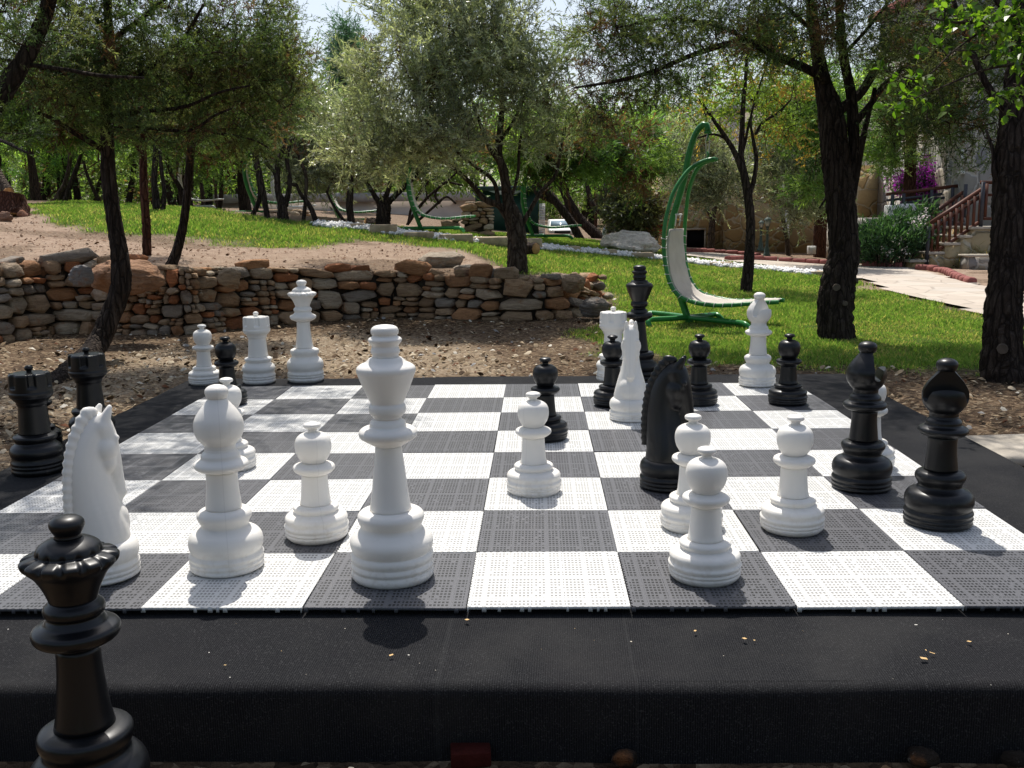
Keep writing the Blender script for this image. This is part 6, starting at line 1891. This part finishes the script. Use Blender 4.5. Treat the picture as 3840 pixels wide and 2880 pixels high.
lamp(1656, 466, 555, 'taller garden lamp with verdigris post right of the young oak trunk', 21.0)
lamp(1643, 474, 542, 'slightly farther garden lamp just left of the taller one', 22.3)
lamp(1330, 463, 500, 'small garden lamp behind the pale boulder', 24)
q = at(2027, 476, 18.2); lamp(2027, 446, 476, 'lantern standing on a pillar among the oleander', 18.2, post=False)

# ------------------------------------------------------------------ shrubs and flowers
def shrub(name, label, cat, blobs, n, leafL, leafW, tint, base, flower=None, seed=1, nl=70, spread=.16):
    rg = np.random.default_rng(seed); root = empty(name, base, label, cat)
    P = []; C = []
    for c, r, wt in blobs:
        k = int(n * wt); d = unit(rg.normal(size=(k, 3))); C.append(np.asarray(c) + d * (rg.random((k, 1)) ** .4) * np.asarray(r))
    C = np.concatenate(C); st = MB()
    for c in C[::2]: st.tube(np.array([[base[0] + (c[0] - base[0]) * .5, base[1] + (c[1] - base[1]) * .5, base[2]], (np.array(base) * .3 + c * .7), c]), .006, 4, cap=False)
    st.build('stems', MAT['bark_olive'], root)
    LP = np.repeat(C, nl, 0) + rg.normal(size=(len(C) * nl, 3)) * spread * .5
    LD = unit(rg.normal(size=LP.shape) * .7 + np.array([0, 0, .55]) + unit(np.repeat(C, nl, 0) - np.array(base)) * .3)
    V, F = leaf_quads(LP, LD, rg.uniform(*leafL, len(LP)), rg.uniform(*leafW, len(LP)), rg=rg)
    T = np.array(tint)[rg.integers(len(tint), size=len(LP))] * rg.uniform(.6, 1.4, (len(LP), 1))
    build('leaves', V, F, MAT['bg'], root, smooth=False, tint=np.repeat(T, 4, 0))
    if flower:
        fn, colr, per, fr, cl = flower
        c = cl if cl is not None else C[rg.choice(len(C), fn)] + np.array([0, -.05, .08])
        FP = np.repeat(c, per, 0) + rg.normal(size=(len(c) * per, 3)) * fr
        FD = unit(rg.normal(size=FP.shape) + np.array([0, -.5, .3]))
        V, F = leaf_quads(FP, FD, rg.uniform(.03, .05, len(FP)), rg.uniform(.025, .04, len(FP)), rg=rg, kite=.6)
        T = np.array(colr)[rg.integers(len(colr), size=len(FP))] * rg.uniform(.8, 1.15, (len(FP), 1))
        build('blossom', V, F, MAT['petal'], root, smooth=False, tint=np.repeat(T, 4, 0))
    return root


ob = at(1915, 570, 17.3); m17 = mpp(17.3)
fl = np.array([at(x, y, 16.9) for x, y in [(1931, 513), (1957, 544), (1988, 482), (1975, 478), (1992, 470), (1945, 520), (1910, 540), (1922, 547), (1968, 500), (2000, 462)]])
shrub('oleander_bush', 'dense dark green oleander with white blossoms beside the steps', 'bush',
      [(at(1890, 525, 17.3), (48 * m17, .6, 38 * m17), .4), (at(1945, 510, 17.3), (45 * m17, .6, 50 * m17), .45), (at(1985, 500, 17.7), (30 * m17, .4, 55 * m17), .25)], 150, (.10, .17), (.018, .030), [(.03, .075, .04), (.045, .10, .05), (.06, .12, .06)], (ob[0], ob[1], GZ), (10, [(.85, .84, .78)], 18, .04, fl), seed=61, nl=46)
bb = at(1990, 470, 20.2); m20 = mpp(20.2)
shrub('bougainvillea', 'purple flowering bougainvillea above the terrace railing', 'bush',
      [(at(2005, 400, 20.2), (38 * m20, .5, 42 * m20), .6), (at(1952, 402, 20.4), (14 * m20, .3, 20 * m20), .2), (at(2000, 445, 20.2), (30 * m20, .4, 20 * m20), .2)], 90, (.05, .09), (.03, .05), [(.03, .07, .03), (.04, .09, .035)], (bb[0], bb[1], GZ), (130, [(.34, .035, .36), (.42, .06, .46), (.28, .02, .28)], 46, .12, None), seed=62, nl=26)
wb = at(2075, 600, 16.8)
shrub('dry_weeds', 'straggly dry weeds behind the curved red kerb', 'plant', [(at(2080, 580, 16.9), (26 * m17, .25, 16 * m17), .6), (at(2108, 566, 16.9), (12 * m17, .2, 22 * m17), .4)], 26, (.08, .20), (.006, .012), [(.30, .22, .10), (.12, .15, .05), (.22, .18, .08)], (wb[0], wb[1], GZ), seed=63, nl=18)

# ------------------------------------------------------------------ far buildings, kiosk, van
pb = empty('low_pale_building', (*at(750, 490, 34)[:2], tz(*at(750, 490, 34)[:2])), 'long low pale building with a grey roof band behind the olive stems', 'building')
mb = MB(); wallbox(mb, 470, 1040, 436, 34, 38, zb=.2); mb.build('wall', MAT['plaster'], pb, smooth=False)
mb = MB(); wallbox(mb, 465, 1045, 417, 33.7, 38.3, zb=at(750, 436.3, 33.7)[2]); mb.build('roof', MAT['greyroof'], pb, smooth=False)
kb_ = at(1095, 503, 26); kq = empty('garden_kiosk', (kb_[0], kb_[1], tz(kb_[0], kb_[1])), 'dark green wooden kiosk with white lattice beside the van', 'kiosk')
mb = MB(); wallbox(mb, 1028, 1164, 412, 26, 29, zb=at(1095, 512, 26)[2]); mb.build('body', MAT['kiosk'], kq, smooth=False)
mb = MB(); wallbox(mb, 1020, 1170, 402, 25.7, 29.3, zb=at(1095, 411.5, 25.7)[2]); mb.build('roof', MAT['kiosk'], kq, smooth=False)
mb = MB()
for k in range(5): mb.bar(at(1166 + k * 2.6, 440, 25.9), at(1166 + k * 2.6, 508, 25.9), .022, .02, up=(0, 1, 0))
for k in range(13): mb.bar(at(1165, 442 + k * 5.3, 25.86), at(1177.5, 442 + k * 5.3, 25.86), .018, .02)
mb.build('lattice', MAT['whitepaint'], kq, smooth=False)


def make_van():
    d = 27.0; m = mpp(d)
    c = at(1215, 512, d); g = tz(c[0], c[1]); w = 58 * m; h = 37 * m
    z0 = c[2]
    root = empty('white_van', (c[0], c[1], z0), 'white van parked nose on beyond the leaning trunks', 'van')
    r, f = ax_r, ax_f
    L = w * 2.2
    # body section swept to the back, front lofted: bumper, bonnet, windscreen, roof
    prof_ = [(0, .12), (-.02, .30), (.02, .42), (.28, .52), (.62, .95), (.80, 1.0), (L / w, 1.0), (L / w, .12)]
    V = []
    for s in (-1, 1):
        for (y, z) in prof_:
            k = .5 * (1 if z < .55 else .90); V.append(c + r * s * w * k + f * y * w + np.array([0, 0, z * h]))
    n = len(prof_)
    F = [list(range(n - 1, -1, -1)), list(range(n, 2 * n))] + [[i, (i + 1) % n, (i + 1) % n + n, i + n] for i in range(n)]
    build('body', np.array(V), F, MAT['whitepaint'], root, smooth=False, bevel=.03)
    def quad(name, pts, mat, th=.012):
        P = np.array([c + r * x * w + f * (y * w) + np.array([0, 0, z * h]) for x, y, z in pts]); nrm = unit(np.cross(P[1] - P[0], P[2] - P[0]))
        if nrm @ f > 0: nrm = -nrm
        V = np.vstack([P - nrm * .004, P + nrm * th]); k = len(P)
        build(name, V, [list(range(k - 1, -1, -1)), list(range(k, 2 * k))] + [[i, (i + 1) % k, (i + 1) % k + k, i + k] for i in range(k)], MAT[mat], root, smooth=False)
    quad('windscreen', [(-.44, .30, .545), (.44, .30, .545), (.40, .60, .925), (-.40, .60, .925)], 'vanglass')
    quad('grille', [(-.30, -.008, .22), (.30, -.008, .22), (.29, -.005, .36), (-.29, -.005, .36)], 'rubber')
    for s in (-1, 1):
        quad('headlight', [(s * .47, -.01, .30), (s * .33, -.01, .30), (s * .34, .02, .41), (s * .46, .02, .41)], 'frost')
        q = c + r * s * w * .56 + f * w * .35 + np.array([0, 0, .60 * h]); mb = MB(); mb.box(q, (.07 * w, .05 * w, .14 * h), cam_yaw); mb.build('mirror', MAT['rubber'], root, smooth=False, bevel=.01)
        for y in (.3, 1.7):
            q = c + r * s * w * .42 + f * w * y + np.array([0, 0, .12 * h]); V, F = lathe([(.17 * h, -.05 * w), (.2 * h, -.03 * w), (.2 * h, .03 * w), (.17 * h, .05 * w)], 20)
            V = np.stack([V[:, 2], V[:, 0], V[:, 1]], 1); build('wheel', V + q, F, MAT['rubber'], root)
    return root


make_van()

# ------------------------------------------------------------------ stacked stone pillars, stump, logs and small things
def stack(x0, x1, ytop, ybot, d, label, seed, depth=.5, rows=9):
    rg = np.random.default_rng(seed); m = mpp(d); a = at(x0, ybot, d); b = at(x1, ybot, d); w = np.linalg.norm((b - a)[:2]); h = (ybot - ytop) * m
    g = min(tz(a[0], a[1]), tz(b[0], b[1])); z0 = min(a[2], g); h += a[2] - z0
    mb = MB(); cells = []
    split(0, w, 0, h, rg, lambda u: .11, cells)
    r, f = ax_r, ax_f
    for u0, u1, v0, v1 in cells:
        def place(u, v, dd):
            q = a[:2] + r[:2] * u - f[:2] * (dd - .0); return (q[0], q[1], z0 + v)
        V, F = stone_in(u0, u1, v0, v1, place, rg, depth=depth * .5); mb.add(V, F, PAL[rg.choice([0, 3, 5, 7, 8])] * rg.uniform(.8, 1.3))
    for k in range(int(w / .12)):
        u = rg.uniform(0, w); q = a[:2] + r[:2] * u + f[:2] * rg.uniform(0, .3); s = rg.uniform(.10, .2)
        V, F = boulder((q[0], q[1], z0 + h), (s * 1.5, s * 1.2, s * .5), seed * 9 + k, 1); mb.add(V, F, PAL[rg.choice([3, 5, 8])])
    c = a[:2] + r[:2] * w / 2 + f[:2] * depth * .4
    mb.box((c[0], c[1], z0 + h * .45), (w * .8, depth * .6, h * .9), cam_yaw, t=(.10, .08, .06))
    o = mb.build('stone_stack', MAT['stone'], smooth=False); tag(o, label, 'stone stack', 'dry stacks of orange field stone')


stack(996, 1068, 440, 505, 15.6, 'tall dry stack of orange stones behind the forked olive', 71)
stack(950, 994, 475, 500, 15.5, 'low step of flat stones at the left foot of the tall stack', 72)
stack(585, 668, 458, 486, 17.2, 'low stack of pale orange stones behind the black Y shaped trunk', 73)


def log(name, pts, r, label, bark='bark', cut=True, cat='log', d=None, sides=14):
    P = np.array([at(*q) for q in pts]); S = smooth_path(P, 10 if len(P) > 2 else 6); R = np.interp(np.linspace(0, 1, len(S)), np.linspace(0, 1, len(r)), r)
    root = empty(name, S[0], label, cat)
    V, F = tube(S, R, sides, flute=.10, lobes=5, rough=.05, seed=len(label), cap=False); build('bark', V, F, MAT[bark], root, tint=np.ones((len(V), 3)))
    for e, dr, rr in ((S[0], S[0] - S[1], R[0]), (S[-1], S[-1] - S[-2], R[-1])):
        n = unit(dr); V, F = tube(np.array([e - n * .01, e + n * .002]), [rr * .97, rr * .95], sides); build('sawn_end', V, F, MAT['cutwood'], root, smooth=False)
    return root


log('tree_stump', [(22, 466, 13.2), (22, 440, 13.2), (24, 418, 13.2)], [.26, .20, .17], 'sawn orange brown stump at the left edge of the lawn', 'bark_red', cat='stump', sides=22)
log('leaning_log', [(-30, 330, 13.6), (-5, 375, 13.6), (8, 400, 13.5), (19, 415, 13.4)], [.05, .065, .07, .07], 'pale bare trunk leaning from the left border onto the stump', 'bark_olive', cat='log')
log('fallen_log', [(788, 484, 15.0), (800, 486, 15.0), (822, 490, 14.8)], [.10, .11, .12], 'short black log lying left of the pollarded trunk', 'bark', cat='log')
log('cut_log', [(1128, 536, 12.5), (1140, 536, 12.5), (1158, 537, 12.4)], [.07, .072, .07], 'dark cut log beside the foot of the olive at the pebble path', 'bark', cat='log')
q = at(1306, 512, 22); m = mpp(22); V, F = boulder((q[0], q[1], q[2] + 11 * m), (13 * m, 12 * m, 24 * m), 88, 2, .05)
o = build('white_sack', V, F, MAT['whitepaint'], tint=np.ones((len(V), 3))); tag(o, 'white bulging sack standing behind the leaning trunks', 'sack')
q = at(1412, 515, 22); root = empty('red_cart', q, 'small red cart behind the right end of the pale boulder', 'cart')
V, F = hull([(sx * (.16 + .04 * sz), sy * .14, .10 + .22 * sz) for sx in (-1, 1) for sy in (-1, 1) for sz in (0, 1)], .01); build('tub', V + q, F, MAT['redbox'], root, smooth=False)
mb = MB(); mb.tube(np.array([[.18, 0, .30], [.30, 0, .40], [.32, 0, .42]]) + q, .014, 8); build('handle', mb.V[0], mb.F, MAT['rubber'], root)
for s in (-1, 1):
    V, F = lathe([(.07, -.02), (.085, 0), (.07, .02)], 18); V = np.stack([V[:, 0], V[:, 2] + s * .15, V[:, 1] + .085], 1); build('wheel', V + q, F, MAT['rubber'], root)
# red brick and stones on the ground before the platform
q = onz(1013, 1648, GZ + .02); mb = MB(); mb.box((q[0], q[1] + .045, GZ + .012), (.075, .05, .030), .1); o = mb.build('red_brick', MAT['brick'], smooth=False, bevel=.003); tag(o, 'dull red brick piece on the ground under the platform front', 'brick')
for i, (x, s, lb) in enumerate(((1990, .05, 'small brown stone below the platform front left of the rightmost stone'), (1350, .045, 'small grey brown stone below the middle of the platform front'), (2190, .04, 'rounded tan stone below the right end of the platform front'))):
    q = onz(x, 1652, GZ); V, F = boulder((q[0], q[1], GZ + s * .3), (s * 1.4, s, s * .8), 90 + i, 2); o = build('stone', V, F, MAT['stone'], smooth=False, tint=np.tile((.03, .023, .018), (len(V), 1))); tag(o, lb, 'stone')


# ------------------------------------------------------------------ crumbs blown onto the carpet and board
def crumbs():
    rg = np.random.default_rng(15); n = 90
    X = rg.uniform(-1.85, 1.58, n); Y = np.where(rg.random(n) < .7, rg.uniform(-.36, -.01, n), rg.uniform(0, 3.15, n))
    side = (Y > 0) & (X > -1.62) & (X < 1.26) & (Y < 2.88); X = np.where(side & (rg.random(n) < .8), rg.choice([-1, 1], n) * 0 + np.where(rg.random(n) < .5, rg.uniform(-1.86, -1.64, n), rg.uniform(1.28, 1.58, n)), X)
    onb = (Y > 0) & (X > -1.62) & (X < 1.26) & (Y < 2.88)
    Z = np.where(onb, .003, -TILE_T + .007)
    s = rg.gamma(2, .0006, n).clip(.0006, .003); el = rg.uniform(.15, 1, n); th = rg.uniform(0, 2 * pi, n)
    extra = [(2560 + 1560 / 1.728, 1920 + 975 / 1.728, .0065, .7), (2560 + 1615 / 1.728, 1920 + 940 / 1.728, .005, .3), (2560 + 1575 / 1.728, 1920 + 922 / 1.728, .004, .25), (2560 + 400 / 1.728, 1920 + 845 / 1.728, .005, .7), (1280 + 815 / 1.728, 1920 + 722 / 1.728, .005, .8), (1280 + 325 / 1.728, 1920 + 953 / 1.728, .004, .8), (2560 + 1855 / 1.728, 1920 + 865 / 1.728, .004, .8), (2560 + 80 / 1.728, 1920 + 795 / 1.728, .005, .5)]
    for k, (x, y, ss, ee) in enumerate(extra):
        p = onz(x / KD, y / KD, -TILE_T); X[k], Y[k], Z[k], s[k], el[k] = p[0], p[1], -TILE_T + .009, ss, ee
    c4 = np.array([(-1, -1), (1, -.8), (.9, 1), (-1.1, .8)])
    lx = c4[None, :, 0] * s[:, None]; ly = c4[None, :, 1] * (s * el)[:, None]
    V = np.stack([X[:, None] + lx * np.cos(th)[:, None] - ly * np.sin(th)[:, None], Y[:, None] + lx * np.sin(th)[:, None] + ly * np.cos(th)[:, None], Z[:, None] + lx * .15], -1).reshape(-1, 3)
    F = (np.arange(n) * 4)[:, None] + np.arange(4)
    pal = np.array([(.7, .68, .62), (.5, .36, .18), (.6, .55, .45)]); T = pal[rg.integers(3, size=n)]; T[:8] = (.62, .42, .20)
    o = build('carpet_crumbs', V, F, MAT['chips'], smooth=False, tint=np.repeat(T, 4, 0)); tag(o, 'specks and dry leaf crumbs on the carpet', kind='stuff')


crumbs()
# ------------------------------------------------------------------ camera, sun and sky
cam = bpy.data.cameras.new('camera'); co_ = bpy.data.objects.new('camera', cam); col.objects.link(co_)
cam.sensor_width = 36.0; cam.sensor_fit = 'HORIZONTAL'; cam.lens = FOC / 3840 * 36
cam.clip_start = .05; cam.clip_end = 3000
Mx = Matrix(((RT[0], UP[0], -FW[0], CAM[0]), (RT[1], UP[1], -FW[1], CAM[1]), (RT[2], UP[2], -FW[2], CAM[2]), (0, 0, 0, 1)))
co_.matrix_world = Mx
scene.camera = co_

SUN_EL, SUN_AZ = radians(61), radians(-9)      # azimuth from +Y towards +X
to_sun = Vector((sin(SUN_AZ) * cos(SUN_EL), cos(SUN_AZ) * cos(SUN_EL), sin(SUN_EL)))
sl = bpy.data.lights.new('sun', 'SUN'); so = bpy.data.objects.new('sun', sl); col.objects.link(so)
sl.energy = 5.0; sl.angle = radians(.53); sl.color = (1.0, .955, .88)
so.rotation_euler = to_sun.to_track_quat('Z', 'Y').to_euler()
so.location = (0, 0, 30)
w = bpy.data.worlds.new('World'); scene.world = w; w.use_nodes = True
nt = w.node_tree; bg = nt.nodes['Background']
sky = nt.nodes.new('ShaderNodeTexSky'); sky.sky_type = 'NISHITA'; sky.sun_disc = False
sky.sun_elevation = SUN_EL; sky.sun_rotation = SUN_AZ; sky.air_density = 1.0; sky.dust_density = 2.2; sky.ozone_density = 1.0
hs = nt.nodes.new('ShaderNodeHueSaturation'); hs.inputs['Saturation'].default_value = .72
nt.links.new(sky.outputs[0], hs.inputs['Color']); nt.links.new(hs.outputs[0], bg.inputs[0]); bg.inputs[1].default_value = .15
scene.view_settings.view_transform = 'Standard'; scene.view_settings.look = 'None'; scene.view_settings.exposure = 0; scene.view_settings.gamma = 1
scene.render.engine = 'CYCLES'
scene.cycles.use_denoising = True
scene.cycles.max_bounces = 7; scene.cycles.diffuse_bounces = 4; scene.cycles.glossy_bounces = 3; scene.cycles.transmission_bounces = 4; scene.cycles.transparent_max_bounces = 4
scene.cycles.use_fast_gi = False
